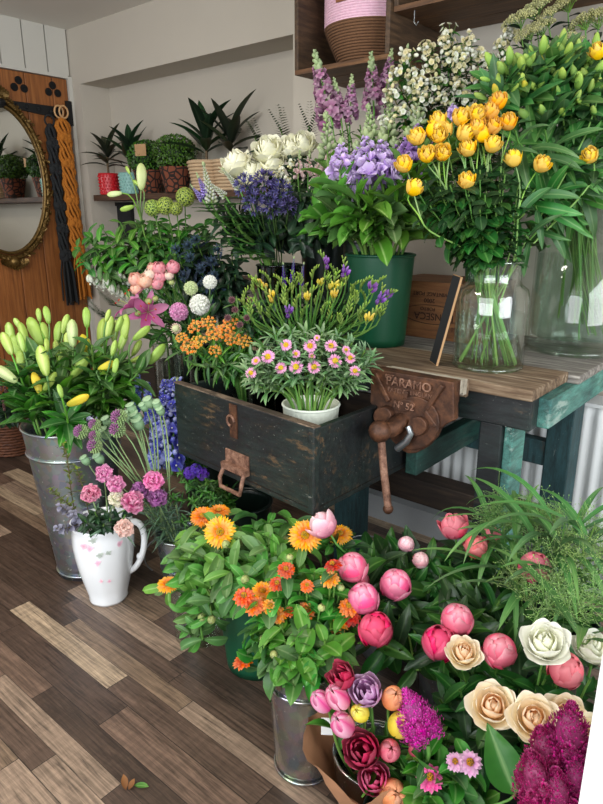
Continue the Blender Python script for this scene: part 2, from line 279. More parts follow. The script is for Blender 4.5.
pet('tul_coral', [(0, '#d0605c'), (.5, '#d96a70'), (1, '#ee9fa4')], vv=.2, vein=.6, veincol='#c23d50', veinw=.35); pet('tul_orange', [(0, '#dd8d4c'), (.5, '#eaa468'), (1, '#f3c193')], vv=.15, vein=.5, veincol='#cf7044', veinw=.35); pet('tul_yellow', [(0, '#cfc634'), (.5, '#ecdc4d'), (1, '#f4e877')]); pet('tul_cerise', [(0, '#a71d48'), (.5, '#c53163'), (1, '#dd6690')], vv=.25); pet('tul_blush', [(0, '#cdb8cf'), (1, '#e9dbe8')])
pet('celosia', [(0, '#b01a86'), (.6, '#d52ca6'), (1, '#ee8fd2')], vv=.4); pet('celosia_w', [(0, '#94135f'), (.6, '#b81f7a'), (1, '#da74ac')], vv=.35)
pet('astran', [(0, '#4b2a35'), (.6, '#6d3b4a'), (1, '#8a6a62')], vv=.3)
pet('heather', [(0, '#5a3a37'), (1, '#8d6a64')], vv=.3)
pet('dead', [(0, '#6e4525'), (1, '#8d5f35')]); pet('petal_print', [(0, '#e3a3b8'), (.5, '#eec3d0'), (1, '#f1dde2')], trans=0); pet('leaf_print', [(0, '#bcc6ba'), (1, '#dde1da')], trans=0)
pet('fern', [(0, '#2d4a26'), (1, '#35562c')], vv=.3)
# ------------------------------------------------------------------ mesh builder
class MB:
    def __init__(s): s.v = []; s.f = []; s.m = []; s.uv = []; s.mats = []; s.flat = set(); s.subs = {}
    def s(s, name): return s.subs.setdefault(name, MB())
    def mat(s, name):
        if name not in s.mats: s.mats.append(name)
        return s.mats.index(name)
    def add(s, vs, fs, mat, uvs=None, flat=False):
        o = len(s.v); s.v.extend(vs); s.uv.extend(uvs or [(.5, .5)]*len(vs)); k = s.mat(mat)
        for f in fs:
            if flat: s.flat.add(len(s.f))
            s.f.append([o+i for i in f]); s.m.append(k)
    def grid(s, pts, nu, nv, mat, closed=False, uvs=None):
        fs = []
        w = nu if closed else nu+1
        for j in range(nv):
            for i in range(nu):
                a = j*w+i; b = j*w+(i+1) % w
                fs.append((a, b, b+w, a+w))
        if uvs is None: uvs = [(i/nu, j/nv) for j in range(nv+1) for i in range(w)]
        s.add(pts, fs, mat, uvs)
    def tube(s, pts, r0, r1=None, mat='stem_green', n=6, cap=False):
        r1 = r0 if r1 is None else r1; k = len(pts)-1; out = []; uv = []
        t = (pts[1]-pts[0]).normalized(); nrm = t.orthogonal().normalized()
        for j, p in enumerate(pts):
            t2 = (pts[min(j+1, k)]-pts[max(j-1, 0)]).normalized()
            nrm = (nrm-t2*nrm.dot(t2)).normalized(); bi = t2.cross(nrm)
            r = r0+(r1-r0)*j/k
            for i in range(n):
                a = TAU*i/n; out.append(p+nrm*(r*cos(a))+bi*(r*sin(a))); uv.append((i/n, j/k))
        s.grid(out, n, k, mat, True, uv)
        if cap:
            o = len(s.v)-len(out)
            s.add([out[i].copy() for i in range(n)], [list(range(n))[::-1]], mat); s.add([out[-n+i].copy() for i in range(n)], [list(range(n))], mat)
    def lathe(s, prof, mat, n=24, c=V((0, 0, 0)), rib=0, ribn=0, sx=1, sy=1):
        out = []; k = len(prof)-1
        for j, (r, z) in enumerate(prof):
            for i in range(n):
                a = TAU*i/n; rr = r*(1+(rib*cos(ribn*a) if rib else 0))
                out.append(c+V((rr*cos(a)*sx, rr*sin(a)*sy, z)))
        s.grid(out, n, k, mat, True, [(i/n, j/k) for j in range(k+1) for i in range(n)])
    def box(s, a, b, mat, bev=0):
        x0, y0, z0 = a; x1, y1, z1 = b
        s.prism([(x0, y0), (x1, y0), (x1, y1), (x0, y1)], z0, z1, mat)
    def prism(s, poly, z0, z1, mat, M=None):
        n = len(poly); vs = [V((x, y, z0)) for x, y in poly]+[V((x, y, z1)) for x, y in poly]
        if M: vs = [M @ v for v in vs]
        fs = [list(range(n))[::-1], [n+i for i in range(n)]]+[(i, (i+1) % n, n+(i+1) % n, n+i) for i in range(n)]
        s.add(vs, fs, mat, flat=True)
    def bar(s, p, q, w, h, mat, up=V((0, 0, 1))):
        t = (q-p); L = t.length; t.normalize(); sd = t.cross(up).normalized(); u2 = sd.cross(t)
        M = Matrix((t, sd, u2)).transposed().to_4x4(); M.translation = p
        s.prism([(0, -w/2), (L, -w/2), (L, w/2), (0, w/2)], -h/2, h/2, mat, M)
    def ball(s, c, r, mat, n=8, m=6, axis=None, rib=0, ribn=3):
        prof = [(r*sin(pi*j/m)+1e-5, -cos(pi*j/m)) for j in range(m+1)]
        if isinstance(axis, tuple): ax, h = axis
        else: ax, h = V((0, 0, 1)), r
        q = V((0, 0, 1)).rotation_difference(ax)
        out = []
        for (rr, z) in prof:
            for i in range(n):
                a = TAU*i/n; k = rr*(1+rib*cos(ribn*a)); out.append(c+q @ V((k*cos(a), k*sin(a), z*h)))
        s.grid(out, n, m, mat, True, [(i/n, j/m) for j in range(m+1) for i in range(n)])
    def blade(s, o, t, n, L, W, mat, bend=0., cup=0., p=1., q=.8, nu=2, nv=5, wave=0., base=0., bend2=None, wn=3):
        t = t.normalized(); n = (n-t*n.dot(t))
        n = n.normalized() if n.length > 1e-6 else t.orthogonal().normalized()
        sd = t.cross(n); out = []; pos = o.copy(); ph = R.random()*TAU
        for j in range(nv+1):
            f = j/nv
            w = W/2*max(base*(1-f), max(0., sin(pi*min(1, f**p)))**q)
            for i in range(nu+1):
                u = 2*i/nu-1
                z = cup*w*u*u+(wave*W*sin(wn*TAU*f+ph+u*2.)*abs(u)*f if wave else 0)
                out.append(pos+sd*(u*w)+n*z)
            b = bend if bend2 is None else bend+(bend2-bend)*f
            a = b/nv; t, n = t*cos(a)+n*sin(a), n*cos(a)-t*sin(a)
            pos = pos+t*(L/nv)
        s.grid(out, nu, nv, mat)
    def cup_petal(s, c, Rr, h, phi, half, mat, a0=-80, a1=60, flare=0, tipw=.55, nu=4, nv=5, lift=.0, notch=0, wave=0, z0=0):
        """a curved petal lying on an egg: bottom at c, height h"""
        out = []; ph = R.random()*TAU
        for j in range(nv+1):
            f = j/nv; a = radians(a0+(a1-a0)*f)
            k = (sin(radians(a1))-sin(radians(a0)))
            zz = z0+h*(sin(a)-sin(radians(a0)))/k
            hw = half*(1-(1-tipw)*f**3) if f > .5 else half*(.35+.65*min(1, f*2))+0
            hw = half*(.3+.7*sin(pi/2*min(1, f*1.6)))*sqrt(max(.02, 1-(1-(tipw*.75)**2)*max(0, (f-.5)/.5)**2.4))
            for i in range(nu+1):
                u = 2*i/nu-1
                zz2 = zz-h*.17*u*u*f*f-notch*h*(1-abs(u))*f**4
                r = Rr*cos(a)+flare*f**3*(1-.28*u*u)+lift*Rr*u*u*f+(wave*Rr*sin(u*5+ph)*f**2 if wave else 0)
                t = phi+u*hw
                out.append(c+V((r*cos(t), r*sin(t), zz2)))
        s.grid(out, nu, nv, mat)
    def xf(s, M, start=0):
        for i in range(start, len(s.v)): s.v[i] = M @ s.v[i]
    def mesh(s, name, smooth=True):
        me = bpy.data.meshes.new(name); me.from_pydata([tuple(v) for v in s.v], [], s.f)
        for m in s.mats: me.materials.append(MATS[m])
        me.polygons.foreach_set('material_index', s.m)
        me.polygons.foreach_set('use_smooth', [smooth and i not in s.flat for i in range(len(s.f))])
        uvl = me.uv_layers.new(name='UVMap'); li = [0]*len(me.loops); me.loops.foreach_get('vertex_index', li)
        flat = []
        for i in li: flat.extend(s.uv[i])
        uvl.data.foreach_set('uv', flat); me.update(); return me
    def build(s, name, parent=None, smooth=True, loc=None):
        return link(name, s.mesh(name, smooth), parent, loc)
def link(name, me, parent=None, loc=None):
    o = bpy.data.objects.new(name, me); COL.objects.link(o)
    if parent: o.parent = parent
    if loc is not None: o.location = loc
    return o
def tag(o, label=None, cat=None, group=None, kind=None):
    for k, v in (('label', label), ('category', cat), ('group', group), ('kind', kind)):
        if v: o[k] = v
    return o
def thing(name, label, cat, loc, group=None, rz=0):
    o = bpy.data.objects.new(name, None); COL.objects.link(o); o.location = loc; o.rotation_euler = (0, 0, rz); o.empty_display_size = .05
    return tag(o, label, cat, group)
def bevel(o, w=.004, seg=2):
    m = o.modifiers.new('bevel', 'BEVEL'); m.width = w; m.segments = seg; m.limit_method = 'ANGLE'
    return o
def textmesh(name, s, size, mat, parent, M, depth=.001):
    cu = bpy.data.curves.new(name, 'FONT'); cu.body = s; cu.size = size; cu.align_x = 'CENTER'; cu.align_y = 'CENTER'; cu.extrude = depth
    t = bpy.data.objects.new(name, cu); COL.objects.link(t)
    me = bpy.data.meshes.new_from_object(t.evaluated_get(bpy.context.evaluated_depsgraph_get()))
    bpy.data.objects.remove(t); me.name = name; me.materials.clear(); me.materials.append(MATS[mat]); me.transform(M)
    return link(name, me, parent)
def bez(p, n=8):
    out = []
    for i in range(n+1):
        t = i/n; a = 1-t
        out.append(p[0]*a**3+p[1]*3*a*a*t+p[2]*3*a*t*t+p[3]*t**3)
    return out
# ------------------------------------------------------------------ bloom library: each built once at unit size, stalk at the origin, facing +Z
Z = V((0, 0, 1)); X_ = V((1, 0, 0))
def dirp(a, el): return V((cos(a)*cos(el), sin(a)*cos(el), sin(el)))
def fib(n, top=1., bot=-1.):
    g = pi*(3-sqrt(5))
    for i in range(n):
        z = top-(top-bot)*(i+.5)/n; r = sqrt(max(0, 1-z*z)); yield V((r*cos(g*i), r*sin(g*i), z))
def calyx(M, r, n=5, mat='leaf_bright', L=.35, el=.2):
    for i in range(n): M.blade(V((0, 0, 0)), dirp(TAU*i/n, el), Z, L, L*.45, mat, .6, .3)
def f_peony(c, openness=0.):
    def f(M):
        M.ball(V((0, 0, .5)), .44, c, 12, 8)
        for k, (n, r, a1, half) in enumerate([(4, .455, 74-openness*20, 1.0), (4, .475, 64-openness*30, .95), (3, .495, 50-openness*30, .9), (2, .505, 30, .8)]):
            for i in range(n): M.cup_petal(V((0, 0, 0)), r*R.uniform(.98, 1.05), .99-.04*k-(0 if k < 2 else .09*k), TAU*(i+R.random()*.5)/n+k, half, c, -80, a1+R.uniform(-6, 6), flare=.02+openness*.25, tipw=.6, nu=8, nv=8, lift=.07)
        S = M.s('sepals')
        for i in range(3): S.blade(V((0, 0, .02)), dirp(TAU*i/3+.5, -.1), Z, .45, .35, 'leaf_bright', 1.2, .3, p=.8)
        S.blade(V((0, 0, .0)), dirp(1, -.3), Z, .7, .14, 'leaf_mid', .9)
    return f
def f_halfpeony(c):
    def f(M):
        f_peony(c)(M)
        for i in range(5): M.cup_petal(V((0, 0, 0)), .5, .8, TAU*i/5, .7, c, -80, 35, flare=.22, tipw=.7, nu=5, nv=6)
    return f
def f_rose(c, core, op=1., green='leaf_mid'):
    def f(M):
        layers = [(2, .10, .66, 66, 0, 1.7, core), (3, .165, .66, 58, 0, 1.45, core), (3, .235, .64, 44, .02, 1.3, core), (4, .315, .58, 27, .07, 1.05, c), (4, .36, .50, 14, .14, 1.0, c), (5, .37, .42, 5, .21, .9, c)]
        for k, (n, r, h, a1, fl, half, m) in enumerate(layers):
            for i in range(n):
                M.cup_petal(V((0, 0, 0)), r, h*(.95+.1*R.random()), TAU*(i+R.random()*.3)/n+k*.9, half, m, -78, a1, flare=fl*op*(.8+.4*R.random()), tipw=.5, nu=10, nv=9, lift=.03, wave=.02*op)
        M.ball(V((0, 0, .3)), .12, core, 8, 6, axis=(Z, .2))
        S = M.s('calyx'); S.ball(V((0, 0, .02)), .07, green, 6, 4); calyx(S, .1, 5, green, .3, -.3)
    return f
def f_spray(c):
    def f(M):
        for k, (n, r, h, a1, fl, half) in enumerate([(3, .15, .98, 62, 0, 1.3), (3, .24, .96, 52, .01, 1.15), (4, .32, .9, 42, .03, 1.), (4, .38, .82, 30, .06, .95), (4, .42, .68, 12, .13, .8)]):
            for i in range(n): M.cup_petal(V((0, 0, 0)), r, h, TAU*(i+R.random()*.3)/n+k*.7, half, c, -78, a1, flare=fl, tipw=.6, nu=6, nv=6, lift=.04)
        M.ball(V((0, 0, .5)), .14, c, 8, 6, axis=(Z, .4)); calyx(M.s('calyx'), .1, 5, 'leaf_bright', .42, -.2)
    return f
def rays(M, n, L, W, el, mat, bend=0., z=0., r0=.08, p=1.4, q=.5, cup=0.2, jit=.08, nv=4):
    for i in range(n):
        a = TAU*(i+R.uniform(-.25, .25))/n; d = dirp(a, el+R.uniform(-jit, jit))
        M.blade(V((cos(a)*r0, sin(a)*r0, z)), d, Z, L*R.uniform(.9, 1.06), W, mat, bend, cup, p=p, q=q, base=.6, nu=2, nv=nv)
def disc(M, r, h, mat, n=40, z=0, bump=.25):
    for d in fib(n, 1, .05): M.ball(V((d.x*r, d.y*r, z+d.z*h)), r*bump, mat, 5, 3)
def f_calendula(c):
    def f(M):
        rays(M, 32, .42, .085, .05, c, -.25, .03); rays(M, 30, .39, .08, .25, c, -.35, .05); rays(M, 20, .32, .085, .45, c, -.3, .06); rays(M, 16, .2, .07, .8, 'cal_deep', -.2, .06)
        S = M.s('flower_center'); disc(S, .11, .08, 'cal_disc', 40, .08); disc(S, .05, .05, 'leaf_bright', 12, .13); M = M.s('calyx')
        for i in range(12): M.blade(V((0, 0, 0)), dirp(TAU*i/12, .05), Z, .24, .06, 'leaf_cal', .3)
        M.ball(V((0, 0, .0)), .1, 'leaf_cal', 8, 4)
    return f
def f_zinnia(c, flat=False):
    def f(M):
        rays(M, 15, .42, .17, .0, c, -.2, .0, p=1.6); rays(M, 13, .37, .16, .2, c, -.3, .06, p=1.6); rays(M, 11, .3, .14, .42, c, -.3, .1, p=1.6)
        if not flat: rays(M, 9, .22, .12, .75, c, -.3, .14, p=1.6)
        disc(M.s('flower_center'), .13, .14, 'zin_disc', 34, .13); M.s('calyx').ball(V((0, 0, -.04)), .14, 'leaf_mid', 8, 4)
    return f
def f_aster(M):
    rays(M, 20, .4, .1, .05, 'aster_pink', -.1); rays(M, 18, .37, .09, .25, 'aster_pink', -.2, .02); disc(M.s('flower_center'), .17, .1, 'aster_disc', 40, .04)
    M.s('calyx').ball(V((0, 0, -.06)), .13, 'leaf_aster', 6, 4)
def f_carnation(c):
    def f(M):
        for k, (n, el, L) in enumerate([(9, .05, .46), (9, .3, .45), (8, .55, .43), (7, .85, .4), (6, 1.15, .37), (4, 1.4, .34)]):
            for i in range(n):
                a = TAU*(i+R.random()*.5)/n+k; o = V((0, 0, .12+.02*k))
                M.blade(o, dirp(a, el), Z, L*R.uniform(.85, 1.12), .30, c, R.uniform(-.7, .4), .2, p=2.8, q=.4, wave=.34, nu=8, nv=6, base=.15, wn=1.6)
        M.s('calyx').tube([V((0, 0, -.3)), V((0, 0, -.05)), V((0, 0, .18))], .07, .13, 'leaf_grey', 8)
    return f
def f_scabious(c):
    def f(M):
        M.ball(V((0, 0, .1)), .28, c, 10, 6)
        for d in fib(70, 1, -.1):
            t = d.orthogonal().normalized()
            for k in range(4):
                s = Quaternion(d, TAU*k/4+R.random()) @ t
                M.blade(V((0, 0, .1))+d*.27, (d*.7+s*.6), d, .2, .13, c, -.5, .2, p=1.6, nu=2, nv=2)
        calyx(M, .1, 7, 'leaf_mid', .35, -.1)
    return f
def f_pincushion_bud(M):
    M.ball(V((0, 0, .3)), .4, 'scab_green', 10, 6)
    for d in fib(50, 1, -.4): M.blade(V((0, 0, .3))+d*.36, d, Z, .2, .1, 'ran_pale', .2, nv=2)
def f_ranunc(c):
    def f(M):
        M.ball(V((0, 0, .42)), .34, c, 10, 6)
        for k, (n, r, a1, half) in enumerate([(3, .36, 66, 1.1), (4, .41, 56, .95), (4, .455, 44, .9), (4, .49, 28, .85)]):
            for i in range(n): M.cup_petal(V((0, 0, 0)), r, .9-.06*k, TAU*(i+R.random()*.3)/n+k, half, c, -80, a1, tipw=.6, nu=5, nv=5, lift=.06)
        calyx(M, .1, 4, 'leaf_bright', .4, 0)
    return f
def f_tulip(c, double=False, op=.3, edge=None):
    def f(M):
        if double:
            for k, (n, r, h, a1) in enumerate([(3, .2, 1.0, 66), (4, .28, 1.02, 58), (5, .36, 1.0, 46), (5, .42, .9, 26)]):
                for i in range(n): M.cup_petal(V((0, 0, 0)), r, h*R.uniform(.9, 1.05), TAU*(i+R.random()*.4)/n+k, .8, c, -85, a1, flare=.02+.035*k, tipw=.45, nu=6, nv=7, lift=.05, wave=.03)
        else:
            for k, (r, h, a1) in enumerate([(.35, 1.3, 86-op*8), (.40, 1.26, 82-op*8)]):
                for i in range(3): M.cup_petal(V((0, 0, 0)), r, h, TAU*i/3+k*pi/3+R.random()*.2, 1.1, c, -85, a1, flare=.0+op*.05, tipw=.3, nu=8, nv=9, lift=-.03)
            M.ball(V((0, 0, .4)), .12, 'tul_yellow', 6, 5, axis=(Z, .3))
    return f
def f_lilybud(c):
    def f(M):   # unit length along Z
        prof = [(.03, 0), (.10, .06), (.14, .2), (.175, .42), (.185, .62), (.155, .82), (.085, .95), (.01, 1)]
        M.lathe(prof, c, 18, rib=.13, ribn=3)
    return f
def f_lilyopen(c):
    def f(M):
        for k in range(2):
            for i in range(3): M.blade(V((0, 0, 0)), dirp(TAU*i/3+k*pi/3, .95), Z, .62, .25-.06*k, c, -1.35, .3, p=1.0, q=.7, nu=4, nv=8, wave=.05)
        for i in range(6):
            a = TAU*i/6; p = [V((0, 0, 0)), dirp(a, 1.2)*.2, dirp(a, 1.05)*.42]; S = M.s('stamens'); S.tube(p, .006, .005, 'ran_green', 4); S.ball(p[-1], .02, 'zin_red', 5, 3, axis=(X_, .035))
    return f
def f_spike(flor, n, L, w, green='stem_green', tipmat='bud_pale', taper=.75, fill=.85, fs=.3, budn=10, turn=2.4):
    """flower spike of length 1, radius w, florets bigger at the bottom"""
    def f(M):
        M.tube([V((0, 0, -.05)), V((0, 0, .5)), V((0, 0, 1))], .018, .006, green, 5)
        for i in range(n):
            f_ = i/n; z = f_*fill; a = i*turn; s = fs*(1-taper*f_)
            d = dirp(a, .35+f_*.5); flor(M, V((0, 0, z))+d*w*(1-taper*f_)*.5, d, s)
        for i in range(budn):
            f_ = i/max(1, budn); z = fill+(1-fill)*f_; s = fs*.16*(1-.6*f_); d = dirp(i*turn, .7); M.ball(V((0, 0, z))+d*s*.8, s, tipmat, 5, 4, axis=(d, s*1.5))
    return f
def fl_ruffle(c):
    def g(M, o, d, s):
        for k in range(7):
            e = (d+V((R.uniform(-1, 1), R.uniform(-1, 1), R.uniform(-1, 1)))*.75).normalized()
            M.blade(o, e, d, s*.55, s*.5, c, R.uniform(-.9, .3), .3, p=2, q=.5, nu=3, nv=3, wave=.12, base=.2)
    return g
def fl_cup(c, n=5, el=.7, w=.5):
    def g(M, o, d, s):
        t = d.orthogonal().normalized()
        for k in range(n):
            e = Quaternion(d, TAU*k/n) @ t
            M.blade(o, (d*el+e).normalized(), d, s*.55, s*w, c, -.3, .3, p=1.5, q=.6, nu=2, nv=3, base=.3)
    return g
def fl_snap(c):
    def g(M, o, d, s):
        t = Z; sd = d.cross(Z).normalized()
        M.ball(o+d*s*.18, s*.17, c, 7, 5, axis=(d, s*.26))
        for e, L in ((Z*.8+sd*.5, .5), (Z*.8-sd*.5, .5), (-Z*.6+sd*.6, .45), (-Z*.6-sd*.6, .45), (-Z, .48)):
            M.blade(o+d*s*.3, (d*.5+e).normalized(), d, s*L, s*.4, c, -.9, .2, p=1.7, q=.5, nu=3, nv=3, wave=.1, base=.3)
    return g
def fl_bud(c):
    def g(M, o, d, s): M.ball(o+d*s*.2, s*.2, c, 6, 4, axis=(d, s*.32))
    return g
def fl_delph(c1, c2):
    def g(M, o, d, s):
        if R.random() < .45: M.ball(o+d*s*.25, s*.22, c2 if R.random() < .6 else c1, 6, 4, axis=(d, s*.25))
        else: fl_cup(c1 if R.random() < .7 else c2, 5, .5, .55)(M, o, d, s); M.ball(o+d*s*.1, s*.07, 'white_flor', 4, 3)
    return g
def f_umbelballs(n, c, r=.5, ped='stem_green', top=1, bot=-.2, floret=None, fs=.2):
    def f(M):
        for d in fib(n, top, bot):
            p = d*r*R.uniform(.8, 1.05)+V((0, 0, r*.6)); M.tube([V((0, 0, 0)), V((0, 0, r*.25))+d*r*.3, p], .012, .008, ped, 3)
            if floret: floret(M, p, d, fs)
            else: M.ball(p, fs*.3, c, 5, 4)
    return f
def f_agap(M):
    for d in fib(17, 1, -.35):
        p = d*R.uniform(.28, .4); M.tube([V((0, 0, 0)), d*.2, p], .01, .01, 'agap', 3)
        t = d.orthogonal().normalized()
        for k in range(6): M.blade(p, (d*1.3+(Quaternion(d, TAU*k/6) @ t)*.8).normalized(), d, .26, .07, 'agap', -.3, .2, nu=2, nv=3, base=.4)
def f_poppy(M):   # unit height
    M.lathe([(.06, 0), (.13, .05), (.27, .2), (.36, .45), (.34, .68), (.22, .82), (.2, .86), (.34, .9), (.36, .94), (.2, .96), (.02, .93)], 'pod', 16, rib=.04, ribn=8)
def f_allium(M):
    M.ball(V((0, 0, .42)), .32, 'allium_g', 8, 6)
    for d in fib(110, 1, -.85):
        c = 'allium_p' if d.z > .5 else 'allium_g'
        M.ball(V((0, 0, .45))+d*.36, .055, c, 5, 4, axis=(d, .12))
def f_asclep(M):
    for i, d in enumerate(fib(17, 1, .0)):
        p = V((d.x*.42, d.y*.42, d.z*.25))*R.uniform(.8, 1.2); M.tube([V((0, 0, -.15)), p*.6, p], .012, .01, 'stem_green', 3)
        c = 'asclep' if R.random() < .75 else 'asclep_y'
        for k in range(5):
            a = TAU*k/5+i; M.blade(p, (d*.35+dirp(a, .0)).normalized(), Z, .13, .075, c, -.6, .2, nu=2, nv=2, base=.3); M.ball(p+dirp(a, .9)*.05, .028, 'asclep_y', 4, 3, axis=(Z, .05))
def f_freesia(c, opened=2):
    """arched comb of buds, unit length, lying along +Z and leaning to +X"""
    def f(M):
        pts = [V((.5*(1-cos(t*1.2)), 0, sin(t*1.25)*.75)) for t in [i/7 for i in range(8)]]
        M.tube(pts, .012, .006, 'stem_green', 4)
        for i in range(9):
            t = i/9; j = min(6, int(t*7)); k = t*7-j; p = pts[j].lerp(pts[j+1], k); s = .34*(1-.62*t)
            d = V((-.15+.35*t, .35*(-1)**i, .9)).normalized()
            if i < opened:
                M.tube([p, p+d*s*.5], .018, .03, 'free_bud', 5)
                for q in range(6): M.blade(p+d*s*.45, (d*1.2+(Quaternion(d, TAU*q/6) @ d.orthogonal().normalized())*.6).normalized(), d, s*.8, s*.4, c, .5, .4, p=1.3, nu=2, nv=4, base=.4)
            else: M.ball(p+d*s*.5, s*.15, 'free_bud' if i > opened+1 else c, 6, 5, axis=(d, s*.55))
    return f
def f_alstro(c, n=6):
    def f(M):
        for i in range(n):
            a = TAU*i/n+R.random()*.5; el = R.uniform(.5, 1.2); d = dirp(a, el); L = R.uniform(.28, .42)
            p = d*L; M.tube([V((0, 0, 0)), d*L*.5+V((0, 0, .03)), p], .014, .014, 'stem_green', 4)
            ax = (d+Z*R.uniform(.0, .9)).normalized()
            q = Z.rotation_difference(ax); prof = [(.02, 0), (.07, .06), (.105, .2), (.1, .33), (.05, .46), (.008, .5)]
            out = []
            s = R.uniform(.5, .85)
            for (r, z) in prof:
                for k in range(10): out.append(p+q @ V((r*s*cos(TAU*k/10)*(1+.12*cos(3*TAU*k/10)), r*s*sin(TAU*k/10)*(1+.12*cos(3*TAU*k/10)), z*s)))
            M.grid(out, 10, 5, c if R.random() < .88 else 'alst_yel', True, [(k/10, j/5) for j in range(6) for k in range(10)])
        for i in range(10): M.s('bracts').blade(V((0, 0, -.02)), dirp(TAU*i/10, R.uniform(.1, 1.2)), Z, R.uniform(.7, 1.25), .30, 'leaf_alst', R.uniform(-.8, .3), .3, nu=4, nv=6)
    return f
def f_vib(c, n=90, hemi=-.9):
    def f(M):
        for d in fib(n, 1, hemi):
            p = d*.42+V((0, 0, .4))
            for k in range(4): M.blade(p, (d*.3+(Quaternion(d, TAU*k/4+R.random()) @ d.orthogonal().normalized())).normalized(), d, .1, .09, c, -.3, nu=2, nv=2, p=1.5)
        M.ball(V((0, 0, .4)), .38, 'leaf_mid', 8, 6)
    return f
def f_umbel(M):
    for i, d in enumerate(fib(16, 1, .35)):
        q = V((d.x*.55, d.y*.55, d.z*.3)); M.tube([V((0, 0, -.15)), q*.5, q], .012, .008, 'stem_green', 3)
        for e in fib(16, 1, -.3): M.ball(q+e*.1, .03, 'umbel', 4, 3)
def f_bloomcluster(c1, c2, n=12, s=.3):
    def f(M):
        for d in fib(n, 1, -.5):
            p = d*.36*R.uniform(.35, 1.15)+V((R.uniform(-.08, .08), R.uniform(-.08, .08), .3)); M.tube([V((0, 0, 0)), p], .012, .01, 'stem_green', 3)
            if R.random() < .6: fl_cup(c1, 5, .5, .6)(M, p, d, s)
            else: M.ball(p, .09, c2, 6, 4, axis=(d, .12))
    return f
def f_celosia(c, wide=.36):
    def f(M):   # plume, unit height, made of side plumes each bristling
        def plume(o, d, L, w, n):
            t = d.orthogonal().normalized()
            for i in range(n):
                f_ = R.random()**.8; a = R.random()*TAU; e = Quaternion(d, a) @ t
                rr = w*(sin(pi*min(1, .12+.88*f_)**.6)+.08)
                p = o+d*(L*f_)+e*rr*R.uniform(.6, 1)
                M.blade(p, (e*.8+d*.9+V((R.uniform(-.4, .4), R.uniform(-.4, .4), R.uniform(-.3, .3)))).normalized(), d, .065, .036, c, .3, .3, nu=1, nv=2)
            M.ball(o+d*L*.45, w*.5, c, 8, 6, axis=(d, L*.42))
        plume(V((0, 0, .1)), Z, .9, wide*.5, 900)
        for i in range(8):
            a = TAU*i/8+R.random()*.4; o = V((cos(a)*.1, sin(a)*.1, .05+.3*(i % 3)/3)); plume(o, dirp(a, 1.05), R.uniform(.34, .5), wide*.24, 420)
    return f
def f_eryng(M):
    M.ball(V((0, 0, .28)), .16, 'eryng', 8, 6, axis=(Z, .26))
    for d in fib(60, 1, -.6): M.blade(V((0, 0, .28))+V((d.x*.16, d.y*.16, d.z*.25)), d, Z, .07, .03, 'eryng', 0, nu=1, nv=1)
    for i in range(9):
        a = TAU*i/9; M.blade(V((0, 0, .05)), dirp(a, .25), Z, .55, .09, 'eryng', .3, .4)
        for s in (-1, 1): M.blade(V((0, 0, .05))+dirp(a, .27)*.22, dirp(a+s*.7, .3), Z, .2, .05, 'eryng', .2)
def f_heather(M):
    M.tube([V((0, 0, 0)), V((0, 0, 1))], .012, .006, 'stem_brown', 3)
    for i in range(60): M.ball(V((0, 0, R.uniform(.2, 1)))+dirp(R.random()*TAU, 0)*.05, .035, 'heather', 4, 3)
def f_astrantia(M):
    for i in range(12): M.blade(V((0, 0, 0)), dirp(TAU*i/12, .4), Z, .42, .14, 'astran', -.2, .2)
    disc(M, .2, .16, 'astran', 24, .05, .2)
def f_violet(M):
    for d in fib(14, 1, -.2): fl_cup('violet_deep', 5, .5, .6)(M, d*.32, d, .4)
